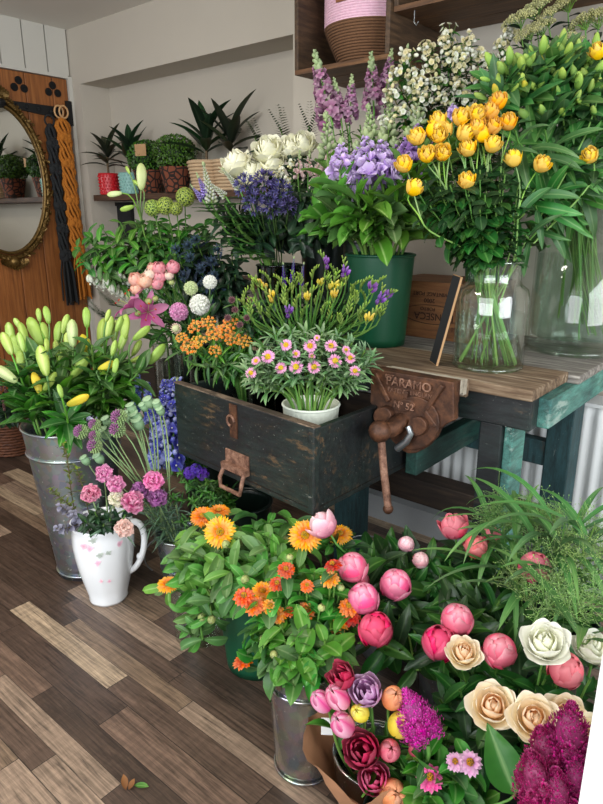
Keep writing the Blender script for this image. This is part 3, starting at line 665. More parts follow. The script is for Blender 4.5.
BLOOMF = {
 'peony_pink': f_peony('peony_pink'), 'peony_coral': f_peony('peony_coral', .1), 'peony_cerise': f_peony('peony_cerise', .25), 'peony_pale': f_peony('peony_pale'), 'peony_open': f_halfpeony('peony_pale'), 'peony_coral_open': f_halfpeony('peony_coral'),
 'rose_peach': f_rose('rose_peach', 'rose_peach_core'), 'rose_white': f_rose('rose_white', 'rose_white_core', .9), 'rose_cream': f_rose('rose_cream', 'rose_cream', .75), 'spray_yellow': f_spray('rose_yellow'), 'spray_amber': f_spray('rose_amber'),
 'calendula': f_calendula('cal_orange'), 'calendula_deep': f_calendula('cal_deep'),
 'zin_orange': f_zinnia('zin_orange'), 'zin_amber': f_zinnia('zin_amber'), 'zin_red': f_zinnia('zin_red'), 'zin_pink': f_zinnia('zin_pink'), 'zin_pale': f_zinnia('zin_pale', True),
 'aster': f_aster, 'scab_pink': f_scabious('scab_pink'), 'scab_white': f_scabious('scab_white'), 'scab_green': f_scabious('scab_green'), 'scab_bud': f_pincushion_bud,
 'ran_pink': f_ranunc('ran_pink'), 'ran_peach': f_ranunc('ran_peach'), 'ran_pale': f_ranunc('ran_pale'), 'ran_green': f_ranunc('ran_green'),
 'tul_red_double': f_tulip('tul_red', True), 'tul_lilac_double': f_tulip('tul_lilac', True), 'tul_cerise': f_tulip('tul_cerise', True),
 'lily_bud': f_lilybud('lily_bud'), 'lily_bud_yellow': f_lilybud('lily_yellow'), 'lily_bud_pale': f_lilybud('lily_pale'), 'lily_open': f_lilyopen('lily_pink'),
 'stock': f_spike(fl_ruffle('stock_lilac'), 26, 1, .3, fs=.36, fill=.82), 'stock_v': f_spike(fl_ruffle('stock_violet'), 22, 1, .3, fs=.36, fill=.8), 'stock_blush': f_spike(fl_ruffle('stock_blush'), 14, 1, .24, fs=.3, fill=.7), 'stock_green': f_spike(fl_bud('bud_pale'), 34, 1, .2, fs=.26, fill=.85),
 'snap': f_spike(fl_snap('snap_pink'), 17, 1, .22, fs=.29, fill=.68, taper=.5, tipmat='bud_pale', budn=16),
 'delph': f_spike(fl_delph('delph', 'delph_pale'), 95, 1, .2, fs=.17, fill=.95, taper=.45), 'lupin': f_spike(fl_bud('lupin_p'), 70, 1, .2, fs=.22, fill=.75), 'lupin_w': f_spike(fl_bud('lupin_w'), 80, 1, .16, fs=.2, fill=.9), 'veronica': f_spike(fl_bud('violet_deep'), 60, 1, .12, fs=.16, fill=.9),
 'white_spike': f_spike(fl_cup('white_flor'), 22, 1, .22, fs=.32, fill=.8), 'agap': f_agap, 'poppy': f_poppy, 'allium': f_allium, 'asclep': f_asclep,
 'free_y': f_freesia('free_yellow', 2), 'free_p': f_freesia('free_purple', 3), 'free_g': f_freesia('free_bud', 0), 'alstro': f_alstro('alst_bud', 4), 'vib': f_vib('vib_green'), 'umbel': f_umbel,
 'white_cluster': f_bloomcluster('white_flor', 'cream_flor', 18, .26), 'cream_cluster': f_bloomcluster('cream_flor', 'white_flor', 18, .24), 'celosia': f_celosia('celosia', .85), 'celosia_w': f_celosia('celosia_w', .85), 'eryng': f_eryng, 'heather': f_heather, 'astran': f_astrantia, 'violet': f_violet,
}
for c in ('pink', 'bright', 'cerise', 'purple', 'cream', 'blush'): BLOOMF['carn_'+c] = f_carnation('carn_'+c)
for c in ('pink', 'coral', 'orange', 'yellow', 'blush'): BLOOMF['tul_'+c] = f_tulip('tul_'+c, False, .3)
BCACHE = {}
def bloom_mesh(key, variants=3):
    k = (key, R.randrange(variants))
    if k not in BCACHE:
        M = MB(); BLOOMF[key](M); BCACHE[k] = (M.mesh(key), {n: m.mesh(n) for n, m in M.subs.items()})
    return BCACHE[k]
# ------------------------------------------------------------------ leaves on a stem
#            n, length, width, material, elevation, bend, cup, from, to
LEAF = {
 'lily': (17, .13, .042, 'leaf_mid', .8, -.6, .3, .1, 1.0), 'peony': (9, .13, .042, 'leaf_dark', .5, -.9, .25, .1, .93), 'rose': (8, .065, .038, 'leaf_dark', .3, -.6, .2, .15, .9),
 'spray': (11, .055, .034, 'leaf_dark', .2, -.6, .2, .1, 1.0), 'cal': (13, .12, .038, 'leaf_cal', .65, -1.2, .4, .05, .96), 'zin': (10, .075, .04, 'leaf_bright', .35, -.7, .3, .05, .95),
 'aster': (16, .06, .013, 'leaf_aster', .8, -.5, .3, .5, 1.0), 'carn': (8, .10, .008, 'leaf_grey', .8, -.7, .3, .05, .9), 'stock': (12, .14, .05, 'leaf_stock', 1.05, -.5, .5, .25, .86),
 'snap': (22, .04, .011, 'leaf_mid', .5, -.5, .2, .2, .95), 'alst': (13, .12, .022, 'leaf_alst', .5, -1.2, .2, .05, .95), 'scab': (5, .09, .02, 'leaf_dark', .6, -.6, .2, .1, .5),
 'ascl': (12, .07, .013, 'leaf_mid', .3, -.6, .2, .1, .95), 'free': (4, .08, .008, 'leaf_bright', 1.2, -.4, .2, .0, .5), 'free2': (2, .07, .008, 'leaf_bright', 1.2, -.4, .2, .0, .4), 'tulip': (4, .13, .034, 'leaf_mid', .9, -.5, .4, .1, .7),
 'foliage': (34, .085, .034, 'leaf_mid', .25, -.6, .2, .1, 1.), 'foliage_b': (32, .08, .034, 'leaf_bright', .25, -.7, .2, .1, 1.), 'foliage_d': (34, .085, .036, 'leaf_deep', .25, -.6, .2, .05, 1.), 'euc': (22, .026, .024, 'leaf_euc', .2, -.2, .2, .3, 1.), 'olive': (30, .025, .012, 'leaf_olive', .4, -.3, .2, .3, 1.),
 'white': (30, .062, .03, 'leaf_mid', .3, -.5, .2, .35, 1.05), 'delph': (8, .07, .03, 'leaf_mid', .4, -.8, .2, .1, .6), 'lupin': (0,), 'none': (0,), 'cel': (9, .11, .04, 'leaf_mid', .4, -.8, .25, .1, .85), 'dark': (14, .09, .036, 'leaf_deep', .3, -.7, .2, .1, .95), 'thistle': (14, .08, .02, 'eryng', .3, -.5, .3, .2, .95), 'thin': (5, .08, .012, 'leaf_dark', .7, -.6, .2, .1, .7), 'fernd': (0,), 'stem': (0,),
}
LSHAPE = {'cal': (1.35, .62), 'stock': (1.3, .6), 'zin': (.8, .7), 'lily': (.9, .85), 'spray': (.95, .7), 'foliage_b': (.9, .75)}
def leaves_on(M, pts, st, scale=1., mult=1., outw=None):
    sp = LEAF[st]
    if sp[0] == 0: return
    n, L, W, mat, el, bend, cup, f0, f1 = sp
    n = max(1, int(n*mult)); k = len(pts)-1; a0 = R.random()*TAU
    for i in range(n):
        f = f0+(f1-f0)*(i+R.random()*.6)/n; x = f*k; j = min(k-1, int(x)); p = pts[j].lerp(pts[j+1], x-j); t = (pts[j+1]-pts[j]).normalized()
        s = t.orthogonal().normalized(); r = Quaternion(t, a0+i*2.4+R.uniform(-.4, .4)) @ s
        e = el+R.uniform(-.3, .3); d = (r*cos(e)+t*sin(e)).normalized()
        q = R.uniform(.7, 1.15)*scale*(1-.3*f)
        nn = (t+Z*.6).normalized()
        sh = LSHAPE.get(st, (.85, .85))
        M.blade(p, d, nn, L*q, W*q*R.uniform(.85, 1.15), mat, bend*R.uniform(.4, 1.5), cup*R.uniform(.8, 2.2), p=sh[0], q=sh[1], nu=4, nv=7, wave=.09, wn=1.2)
# ------------------------------------------------------------------ containers and stems
CONT = {}   # name -> centre of base, mouth height, mouth radius, inner base radius
PENDING = []
def stem_path(c, tip, tdir, n=8, lean=.75, base_z=None):
    b, mz, mr, br = CONT[c][:4]
    base = V((b.x, b.y, b.z+.012)) if base_z is None else V((b.x, b.y, base_z))
    out = V((tip.x-b.x, tip.y-b.y, 0)); ol = out.length; on = out/ol if ol > 1e-5 else V((1, 0, 0))
    a = R.random()*TAU
    off = V((cos(a), sin(a), 0))*br*.45*R.random()-on*br*.3
    if len(CONT[c]) > 4 and off.length > CONT[c][4]: off *= CONT[c][4]/off.length
    base = base+off
    mouth = V((b.x, b.y, mz))+on*min(mr*lean, ol*.7)+V((cos(a+1), sin(a+1), 0))*mr*.15
    if tip.z < mz+.03: mouth.z = max(mouth.z, mz)+.05
    L = (tip-mouth).length
    p1 = bez([base, base.lerp(mouth, .4), mouth-(mouth-base)*.2, mouth], 3)
    d = (mouth-base).normalized()
    p2 = bez([mouth, mouth+d*L*.4, tip-tdir*L*.3, tip], n)
    return base, p1[:-1]+p2, p2
def orient(ax, roll=0): return Z.rotation_difference(ax.normalized()) @ Quaternion(Z, roll)
def facing(tip, mouth, up=.5, cam=.6, out=.5):
    o = V((tip.x-mouth.x, tip.y-mouth.y, 0)); o = o.normalized() if o.length > .01 else V((0, 0, 0))
    return (Z*up+(CAMP-tip).normalized()*cam+o*out+V((R.uniform(-.15, .15), R.uniform(-.15, .15), 0))).normalized()
def flower(kind, cont, heads, style, desc, place, cat='flower', group=None, up=.5, cam=.6, out=.5, stem='stem_green', sr=.0028, lscale=1., lmult=1., bloom_name='bloom', label=None, branch=.1, ax=None, attach=0., n=8, base_z=None, lean=.75, extra=None):
    """heads: list of (u, v, depth, mesh, size[, axis]); one thing per stem: stem, foliage and each bloom are its parts"""
    b, mz, mr, br = CONT[cont][:4]; mouth = V((b.x, b.y, mz))
    H = []
    for h in heads:
        u, v, d, key, size = h[:5]; p = at(u, v, d=d)
        a = h[5] if len(h) > 5 and h[5] is not None else (ax if ax is not None else facing(p, mouth, up, cam, out))
        if callable(a): a = a(p)
        H.append((p-a.normalized()*size*attach, a.normalized(), key, size))
    if len(H) == 1: tip, ta = H[0][0], H[0][1]
    else:
        cen = sum((h[0] for h in H), V((0, 0, 0)))/len(H); ta = (Z+(cen-mouth).normalized()).normalized(); tip = cen-ta*branch
    base, path, upper = stem_path(cont, tip, (ta*.7+Z*.5).normalized(), n=n, base_z=base_z, lean=lean)
    root = thing(kind, None, cat, base, group); rel = lambda q: q-base
    M = MB(); M.tube([rel(p) for p in path], sr, sr*.8, stem, 6)
    if len(H) > 1:
        for p, a, k, s in H:
            L = (p-tip).length; M.tube([rel(q) for q in bez([tip-ta*.02, tip+ta*L*.35, p-a*L*.35, p], 5)], sr*.75, sr*.6, stem, 5)
    M.build('stem', root)
    LM = MB(); leaves_on(LM, [rel(p) for p in upper], style, lscale, lmult)
    if extra: extra(LM, [rel(p) for p in upper])
    if LM.v: LM.build('foliage', root)
    for p, a, k, s in H:
        if k is None: continue
        me, subs = bloom_mesh(k); o = link(bloom_name, me, root, rel(p))
        for sn, sm in subs.items(): link(sn, sm, o)
        o.rotation_mode = 'QUATERNION'; o.rotation_quaternion = orient(a, R.random()*TAU); o.scale = (s, s, s)
    if label: root['label'] = label
    else: PENDING.append((root, desc, place, sum(h[0] for h in heads)/len(heads), sum(h[1] for h in heads)/len(heads)))
    return root
ORD = ['', 'second', 'third', 'fourth', 'fifth', 'sixth', 'seventh', 'eighth', 'ninth', 'tenth', 'eleventh', 'twelfth', 'thirteenth', 'fourteenth', 'fifteenth', 'sixteenth']
def label_pending():
    G = {}
    for r in PENDING: G.setdefault((r[1], r[2]), []).append(r)
    for (d, pl), L in G.items():
        if len(L) == 1: L[0][0]['label'] = '%s %s' % (d, pl); continue
        L.sort(key=lambda r: r[3]); n = len(L)
        for i, r in enumerate(L):
            if i == 0: w = 'leftmost'
            elif i == n-1: w = 'rightmost'
            elif i <= (n-1)//2: w = '%s from left' % ORD[i]
            else: w = '%s from right' % ORD[n-1-i]
            r[0]['label'] = '%s %s, %s' % (d, pl, w)
# ------------------------------------------------------------------ the room
BW = 2.35; RW = 2.55; LW = -3.81; CEIL = 2.315; SOF = 2.01
def struct(name, M, parent=None, smooth=False):
    o = M.build(name, parent, smooth)
    if parent is None: o['kind'] = 'structure'
    return o
M = MB(); M.box((LW-.1, -3.2, -.1), (3.2, BW+.3, 0), 'floor_planks'); struct('floor', M)
M = MB(); M.box((LW-.1, -1.6, CEIL), (1.6, BW+.3, CEIL+.1), 'ceiling_paint'); struct('ceiling', M)
RX0, RX1 = -3.715, -2.02
M = MB()
M.box((RX1, BW, 0), (3.2, BW+.3, CEIL), 'wall_paint'); struct('wall_back', M)
M = MB(); M.box((LW-.1, BW, 0), (RX0, BW+.3, CEIL), 'wall_paint'); struct('wall_pier', M)
M = MB(); M.box((RX0, BW, SOF), (RX1, BW+.3, CEIL), 'wall_paint'); struct('wall_lintel', M)
M = MB(); M.box((RX0, RW, 0), (RX1, BW+.3, SOF), 'wall_paint'); struct('wall_recess', M)
DT = 2.045; DY1 = 2.325
M = MB(); M.box((LW-.1, -3.2, 0), (LW-.045, BW, CEIL), 'wall_paint')
# white boards over the door, with grooves
y = DY1+.02
while y > -.6:
    M.box((LW-.045, y-.136, DT+.02), (LW, y-.004, CEIL), 'white_boards'); y -= .14
M.box((LW-.045, -.6, DT), (LW-.02, DY1+.02, DT+.02), 'white_boards')
M.box((LW-.045, -3.2, 0), (LW, .9, DT), 'white_boards')
struct('wall_left', M)
M = MB(); M.box((LW-.02, DY1, 0), (LW+.012, BW-.001, DT+.012), 'white_boards'); M.box((LW-.02, .9, DT), (LW+.012, DY1, DT+.018), 'white_boards'); struct('trim_1', M)
# door of vertical boards
M = MB(); y = DY1-.004
ws = [.10, .17, .16, .17, .17, .17, .17, .17]
for i, w in enumerate(ws): M.box((LW-.04, y-w+.003, .012), (LW-.004+.001*(i % 2), y, DT-.003), 'pine'); y -= w
dr = struct('door_1', M); bevel(dr, .004)
M = MB(); hz = at(66, 117, X=LW).z
def hp(u, v): p = at(u, v, X=LW); return p
a = at(0, 101, X=LW+.006); b = at(62, 113, X=LW+.006)
yv = lambda y, z: V((LW-.003, y, z))
M.prism([(0, 0), (.001, 0), (.001, 1), (0, 1)], 0, .00001, 'iron_black')
def yzprism(M, poly, x0, x1, mat): M.prism([(p[0], p[1]) for p in poly], x0, x1, mat, Matrix(((0, 0, 1, 0), (1, 0, 0, 0), (0, 1, 0, 0), (0, 0, 0, 1))))
yzprism(M, [(a.y, a.z+.01), (a.y, a.z-.022), (b.y, b.z-.036), (b.y, b.z+.03)], LW-.003, LW+.012, 'iron_black')
q = at(68, 111, X=LW); yzprism(M, [(q.y-.015, q.z-.085), (q.y+.022, q.z-.085), (q.y+.022, q.z+.055), (q.y-.015, q.z+.055)], LW-.003, LW+.014, 'iron_black')
for k in range(6):
    p = a.lerp(b, k/5); M.ball(V((LW+.012, p.y, p.z-.005)), .011, 'iron_black', 6, 4)
M.ball(V((LW+.01, a.y-.02, a.z-.01)), .05, 'iron_black', 10, 6, axis=(Z, .03))
struct('strap_hinge', M, dr)
for (u, v) in ((19, 85), (53, 90)):
    c = at(u, v, X=LW); M = MB()
    for dy, dz in ((-.042, -.02), (.042, -.02), (0, .036)):
        yzprism(M, [(c.y+dy*.7+.022*cos(TAU*k/16), c.z+dz*.7+.022*sin(TAU*k/16)) for k in range(16)], LW-.003, LW+.0015, 'void')
    struct('trefoil_cutout', M, dr)
M = MB(); M.box((-1.7, 2.09, .0), (1.5, 2.12, .105), 'skirting_grey'); M.box((-1.7, 2.12, .09), (1.5, BW, .105), 'skirting_grey'); struct('trim_2', M)
M = MB(); M.box((LW, BW-.014, 0), (-1.7, BW, .11), 'white_boards'); struct('baseboard_back', M)
# white post at the right hand edge
pc = at(590, 730, d=.84)
M = MB(); M.box((pc.x, pc.y, 0), (pc.x+.32, pc.y+.2, .75), 'white_gloss'); M.box((pc.x+.012, pc.y-.002, .03), (pc.x+.31, pc.y, .73), 'white_gloss')
o = M.build('display_plinth', None, False); bevel(o, .003); tag(o, 'tall white painted plinth at the right edge in front of the roses', 'plinth')
# ------------------------------------------------------------------ mirror and macrame on the door
mc = at(6, 180, X=LW+.02); my0 = at(47, 190, X=LW).y; mcy = my0-.275; mcz = at(20, 181, X=LW).z+.0; rz_ = .44; ry_ = .272
root = thing('wall_mirror', 'oval mirror in an ornate gilt frame hanging on the wooden door', 'mirror', (LW+.004, mcy, mcz))
M = MB()
yzprism(M, [((ry_-.03)*cos(TAU*k/48), (rz_-.03)*sin(TAU*k/48)) for k in range(48)], .0, .012, 'mirror_silver'); M.build('mirror_glass', root, False)
M = MB(); ring = [V((.014, ry_*cos(TAU*k/64), rz_*sin(TAU*k/64))) for k in range(65)]; M.tube(ring, .015, .015, 'gold', 8)
M.tube([p*.93+V((.006, 0, 0)) for p in ring], .009, .009, 'gold', 6)
for k in range(150):
    a = TAU*k/150+R.uniform(-.02, .02); q = R.uniform(-.016, .02); p = V((.024+.01*R.random(), (ry_+q)*cos(a), (rz_+q)*sin(a))); M.ball(p, R.uniform(.004, .009), 'gold', 6, 4)
    t = V((.2, -sin(a), cos(a)))*(-1)**k+V((0, cos(a), sin(a)))*R.uniform(-.9, .9); M.blade(p, t, V((1, 0, 0)), R.uniform(.022, .042), .016, 'gold', R.uniform(-2.5, 2.5), .4, nu=2)
for sgn in (1, -1):
    for k in range(-5, 6): M.blade(V((.02, .012*k, sgn*(rz_+.005))), V((.1, .12*k, sgn*(1-.05*abs(k)))), V((1, 0, 0)), .085-.008*abs(k), .035, 'gold', .8, .4, nu=3)
    M.ball(V((.03, 0, sgn*(rz_+.02))), .034, 'gold', 10, 6)
M.build('mirror_frame', root)
def macrame(label, mat, u0, v0, u1, v1, strands, x, ringm):
    t = at(u0, v0, X=LW+x); bt = at(u1, v1, X=LW+x); bt = V((t.x, t.y+(bt.y-t.y)*.35, bt.z)); L = (bt-t)
    root = thing('macrame_hanger', label, 'plant hanger', t); R2 = random.Random(3)
    M = MB()
    if ringm:
        for s in (-1, 1): M.tube([V((.006*s, .028*cos(TAU*k/20)+.012*s, .045+.034*sin(TAU*k/20))) for k in range(21)], .006, .006, 'ring_wood', 6)
    else: M.tube([V((0, .03*cos(TAU*k/16), .03+.03*sin(TAU*k/16))) for k in range(17)], .006, .006, mat, 6)
    M.build('hanging_ring', root)
    M = MB()
    for s in range(strands):
        ph = TAU*s/strands; pts = [V((.018*cos(ph+k*.22), (.026 if strands < 8 else .042)*sin(ph+k*.22)*(.75+.35*sin(k*.75)**2), 0))+L*(k/40*.74) for k in range(41)]
        pts[0] = V((0, 0, .01)); M.tube(pts, .0095, .0095, mat, 5)
    for f in (.08, .22, .42, .55, .70): 
        for k in range(5): M.ball(L*(f+.006*k)+V((.01, .022*sin(k*2.1), 0)), .024, mat, 8, 5)
    M.build('knotted_cord', root)
    M = MB()
    for s in range(26):
        o = V((R2.uniform(-.015, .02), R2.uniform(-.03, .03), 0)); M.tube([L*.72+o*.6, L*.82+o*1.3, L*1.0+o*1.5+V((0, 0, R2.uniform(-.02, .02)))], .006, .005, mat, 4)
    M.ball(L*.73, .034, mat, 8, 6); M.build('tassel', root)
macrame('orange macrame plant hanger with pale wooden rings on the door', 'macrame_orange', 62, 120, 91, 296, 9, .05, True)
macrame('black macrame plant hanger on the door behind the orange one', 'macrame_black', 50, 126, 74, 302, 6, .03, False)
# ------------------------------------------------------------------ recess shelves with potted plants
for (z, y0, lab) in ((1.372, 2.36, 'upper dark oak shelf in the wall recess under potted plants'), (.925, 2.36, 'lower dark oak shelf in the wall recess behind the foliage')):
    M = MB(); M.box((RX0+.05, y0-.02, z-.035), (RX1, RW, z), 'shelf_oak'); o = M.build('wall_shelf', None, False); bevel(o, .003); tag(o, lab, 'shelf')
SH = 1.372
def shelfpt(u, y=2.45):
    y -= .06
    x = at(u, 193, Y=y).x; return V((x, y, SH))
def pot_mesh(h, r0, r1, mat, rib=0, ribn=24, n=32, bumps=False):
    M = MB(); prof = [(.001, 0), (r0, 0), (r0+.002, .005)]+[(r0+(r1-r0)*k/8, h*k/8) for k in range(1, 9)]+[(r1-.008, h), (r1-.01, h*.85), (.001, h*.83)]
    M.lathe(prof, mat, n, rib=rib, ribn=ribn)
    if bumps:
        for j in range(6):
            for i in range(20):
                a = TAU*(i+.5*(j % 2))/20; f = (j+.7)/6.6; r = r0+(r1-r0)*f; M.ball(V((r*cos(a), r*sin(a), h*f)), .0065, mat, 4, 3)
    return M
def strap_plant(parent, z, n, L, W, mat, spread=1., trunk=.12, lean=0):
    M = MB(); top = V((lean, 0, z+trunk)); M.tube([V((0, 0, z-.03)), V((lean*.4, 0, z+trunk*.5)), top], .008, .006, 'stem_brown', 5); M.build('stem', parent)
    M = MB()
    for i in range(n):
        a = i*2.4+R.random()*.5; el = 1.25-1.1*(i/n)*spread+R.uniform(-.1, .1); p = V((0, 0, z-.02)).lerp(top, .35+.65*(1-i/n))
        M.blade(p, dirp(a, el), Z, L*R.uniform(.75, 1.1), W, mat, R.uniform(-.9, -.2), .35, p=.8, q=.8, nu=4, nv=8)
    lim = RW-.015-parent.location.y   # the leaves bend along the wall, not through it
    for v in M.v:
        if v.y > 0: v.y = lim*math.tanh(v.y/lim)
    M.build('foliage', parent)
p = shelfpt(110); rt = thing('potted_dracaena', 'dark leaved dracaena in a red dimpled pot on the upper shelf', 'potted plant', p)
pot_mesh(.125, .055, .063, 'red_glaze', bumps=True).build('pot', rt); strap_plant(rt, .125, 14, .19, .042, 'leaf_black', .95, .12)
p = shelfpt(131); rt = thing('potted_dracaena', 'dark green dracaena in a pale teal dimpled pot beside the red pot', 'potted plant', p)
pot_mesh(.12, .056, .066, 'teal_glaze', bumps=True).build('pot', rt); strap_plant(rt, .12, 13, .23, .046, 'leaf_deep', .85, .14, .02)
boxes = []
for u, y, lab, pr in ((150, 2.49, 'clipped box ball in a brown pot with kraft price tag', True), (177, 2.42, 'round clipped box ball in a terracotta piece pot, no tag', False)):
    p = shelfpt(u, y); rt = thing('potted_box_ball', lab, 'potted plant', p)
    pot_mesh(.13, .062, .09, 'terracotta_pieces', n=24).build('pot', rt)
    M = MB(); M.ball(V((0, 0, .2)), .098, 'leaf_deep', 12, 8, axis=(Z, .078))
    for d in fib(1500, 1, -.7):
        q = V((d.x*.11, d.y*.11, .2+d.z*.088)); M.blade(q, (d+V((R.uniform(-1, 1), R.uniform(-1, 1), R.uniform(-1, 1)))*.8).normalized(), d, .017, .011, 'leaf_box', -.4, nu=1, nv=2)
    lim = RW-.01-p.y
    for v in M.v: v.y = min(v.y, lim)
    M.build('foliage', rt)
    if pr:
        M = MB(); M.bar(V((.07, -.10, .2)), V((.07, -.10, .262)), .075, .002, 'card_brown', V((.3, -1, 0))); M.build('price_tag', rt, False)
for u, y, lab, mt, n in ((208, 2.43, 'green strap leaved dracaena in the left woven pot on the shelf', 'leaf_deep', 13), (232, 2.47, 'near black dracaena in the woven pot behind the white roses', 'leaf_black', 12)):
    p = shelfpt(u, y); rt = thing('potted_dracaena', lab, 'potted plant', p); M = pot_mesh(.15, .07, .098, 'woven_pale', n=28)
    for j in range(9): M.tube([V(((.072+.0032*j)*cos(TAU*k/24), (.072+.0032*j)*sin(TAU*k/24), .008+.0165*j)) for k in range(25)], .0085, .0085, 'woven_pale', 5)
    M.build('pot', rt); strap_plant(rt, .15, n, .25, .058, mt, .75, .11)
# small glass bottle on the shelf and the dark pictures under it
for (u, y, z) in ((201, 2.38, SH), (136, 2.5, SH+.0)):
    M = MB(); M.lathe([(.001, 0), (.025, 0), (.027, .01), (.027, .2), (.012, .225), (.012, .25), (.009, .25), (.009, .2)], 'glass_clear', 16)
    q = at(u, 190, Y=y); o = M.build('glass_bottle', None, loc=(q.x, y, SH)); tag(o, 'small clear glass bottle standing %s' % ('before the left woven pot' if u > 180 else 'behind the pale teal pot'), 'bottle')
c = at(119, 225, Y=RW-.02); rt = thing('chalkboard_sign', 'small black chalkboard hanging in the recess under the upper shelf', 'sign', (c.x, RW-.012, c.z-.11))
M = MB(); M.box((-.14, 0, 0), (.14, .01, .24), 'chalk_black'); M.build('board', rt, False)
M = MB()
for a, b in (((-.15, -.012, -.01), (.15, .01, .012)), ((-.15, -.012, .23), (.15, .01, .252)), ((-.15, -.012, .012), (-.132, .01, .23)), ((.132, -.012, .012), (.15, .01, .23))): M.box(a, b, 'iron_black')
M.build('frame', rt, False)
c = at(158, 262, Y=2.44); M = MB(); pot_mesh(.05, .10, .13, 'woven_pale', n=24)
for j in range(4): M.tube([V(((.10+.01*j)*cos(TAU*k/28), (.10+.01*j)*sin(TAU*k/28), .01+.017*j)) for k in range(29)], .01, .01, 'woven_pale', 6)
M.lathe([(.001, .004), (.1, .004)], 'woven_pale', 24)
o = M.build('woven_tray', None, loc=(c.x, 2.44, .925)); tag(o, 'shallow woven tray on the lower recess shelf behind white bell flowers', 'tray')
# ------------------------------------------------------------------ crates on the wall with basket
cz = 1.754; CX0 = -1.70; CX1 = -1.285; CY = 1.985; CH_ = .42
def wall_crate(lab, x0, x1, y0, z0, h, slats):
    rt = thing('wooden_crate', lab, 'crate', (x0, y0, z0)); w = x1-x0; d = BW-y0-.002
    M = MB(); n = slats
    for k in range(n): M.box((0, d*k/n+.002, 0), (w, d*(k+1)/n-.002, .016), 'crate_wood')
    M.build('base_boards', rt, False)
    for nm, xa in (('side_board', 0), ('side_board', w-.018)):
        M = MB(); M.box((xa, 0, .016), (xa+.018, d, h), 'crate_side'); bevel(M.build(nm, rt, False), .002)
    M = MB(); M.box((.018, d-.014, .016), (w-.018, d, h), 'crate_side'); M.build('back_board', rt, False)
    return rt
wall_crate('wooden crate fixed on the wall holding the pink rope basket', CX0, CX1, CY, cz, .42, 3)
wall_crate('wooden crate shelf at top right above the white blossom', CX1+.002, -.42, 2.0, 1.893, .3, 3)
bc = at(358, 30, Y=2.16); rt = thing('rope_basket', 'pink and brown rope basket standing in the wall crate', 'basket', (-1.485, 2.165, cz+.017))
def rope(M, z0, z1, rf, mat, pitch=.0085):
    z = z0
    while z < z1:
        r = rf(z); M.tube([V((r*cos(TAU*k/40), r*sin(TAU*k/40), z)) for k in range(41)], pitch*.56, pitch*.56, mat, 5); z += pitch
rf = lambda z: .098+.068*min(1, z/.13)**.8
M = MB(); M.lathe([(.001, .004), (.095, .004)], 'brown_rope', 24); rope(M, .006, .135, rf, 'brown_rope'); M.build('brown_base', rt)
M = MB(); rope(M, .136, .42, rf, 'pink_rope'); M.build('pink_body', rt)
M = MB(); d = V((-.05, -1, 0)).normalized(); tp = d*.172; M.bar(tp+V((0, 0, .19)), tp+V((0, 0, .31)), .045, .004, 'leather', d); M.build('leather_tag', rt, False)
M = MB(); M.ball(tp+d*.004+V((0, 0, .23)), .014, 'steel', 10, 6, axis=(d, .004)); M.build('snap_button', rt)
rt = thing('rope_basket', 'olive green coiled basket on the top right crate shelf', 'basket', (at(455, 6, Y=2.16).x+.05, 2.16, 1.91))
M = MB(); rope(M, .006, .22, lambda z: .10+.03*min(1, z/.1), 'olive_rope'); M.lathe([(.001, .004), (.1, .004)], 'olive_rope', 24); M.build('coiled_body', rt)
hk = at(412, 36, Y=2.02)
M = MB(); M.tube([V((0, 0, 0)), V((0, 0, -.035)), V((.008, 0, -.045)), V((.016, 0, -.035))], .002, .002, 'steel', 5); o = M.build('cup_hook', None, loc=(hk.x, 2.03, 1.893)); tag(o, 'small metal hook under the top right crate shelf', 'hook')
# ------------------------------------------------------------------ radiator
rt = thing('radiator', 'white ribbed panel radiator on the wall behind the workbench', 'radiator', (-1.62, 2.2, .13))
M = MB(); w = 1.95; n = 42; H = .5
prof = []
for i in range(n*6+1):
    x = w*i/(n*6); t = (i % 6)/6; prof.append((x, -.012 if .25 < t < .75 else .0))
pts = []
for z in (0, .03, .06, H-.06, H-.03, H):
    for (x, dy) in prof: pts.append(V((x, dy*(0 if z in (0, H) else 1), z)))
M.grid(pts, n*6, 5, 'radiator_white'); M.box((0, .002, 0), (w, .1, H), 'radiator_white'); M.build('ribbed_panel', rt)
M = MB(); M.box((0, -.015, H), (w, .11, H+.012), 'radiator_white'); M.build('top_grille', rt, False)
M = MB(); M.tube([V((w*.1, .06, 0)), V((w*.1, .06, -.13))], .011, .011, 'radiator_white', 8); M.build('pipe', rt)
M = MB(); M.box((-.35, 2.13, .665), (1.2, BW, .69), 'bench_brown'); o = M.build('radiator_shelf', None, False); tag(o, 'brown wooden shelf over the radiator right of the workbench', 'shelf')
# ------------------------------------------------------------------ workbench
BX0, BX1, BY0, BY1 = -1.78, -.50, 1.53, 2.33
bench = thing('work_bench', "old joiner's workbench with teal and black paint carrying buckets and vases", 'workbench', (-1.1, 1.9, 0))
def bpart(name, a, b, mat, bev=.004, parent=bench, label=None):
    M = MB(); o = V((-1.1, 1.9, 0)); M.box(V(a)-o, V(b)-o, mat); ob = bevel(M.build(name, parent, False), bev)
    if label: ob['label'] = label
    return ob
bpart('front_plank', (BX0, BY0, .80), (-.53, 1.80, .83), 'bench_brown', label='worn brown front plank')
bpart('back_plank', (BX0, 1.803, .795), (BX1, 2.06, .82), 'bench_grey'); bpart('back_plank', (BX0, 2.063, .795), (BX1, BY1, .818), 'bench_grey')
bpart('apron', (-.80, 1.55, .715), (-.535, 1.60, .80), 'black_paint'); bpart('apron', (-.545, 1.601, .715), (-.505, BY1, .795), 'teal_paint', label='teal painted end apron')
bpart('apron', (BX0, 1.62, .715), (-.93, 1.66, .80), 'black_paint')
M = MB(); o = V((-1.1, 1.9, 0))
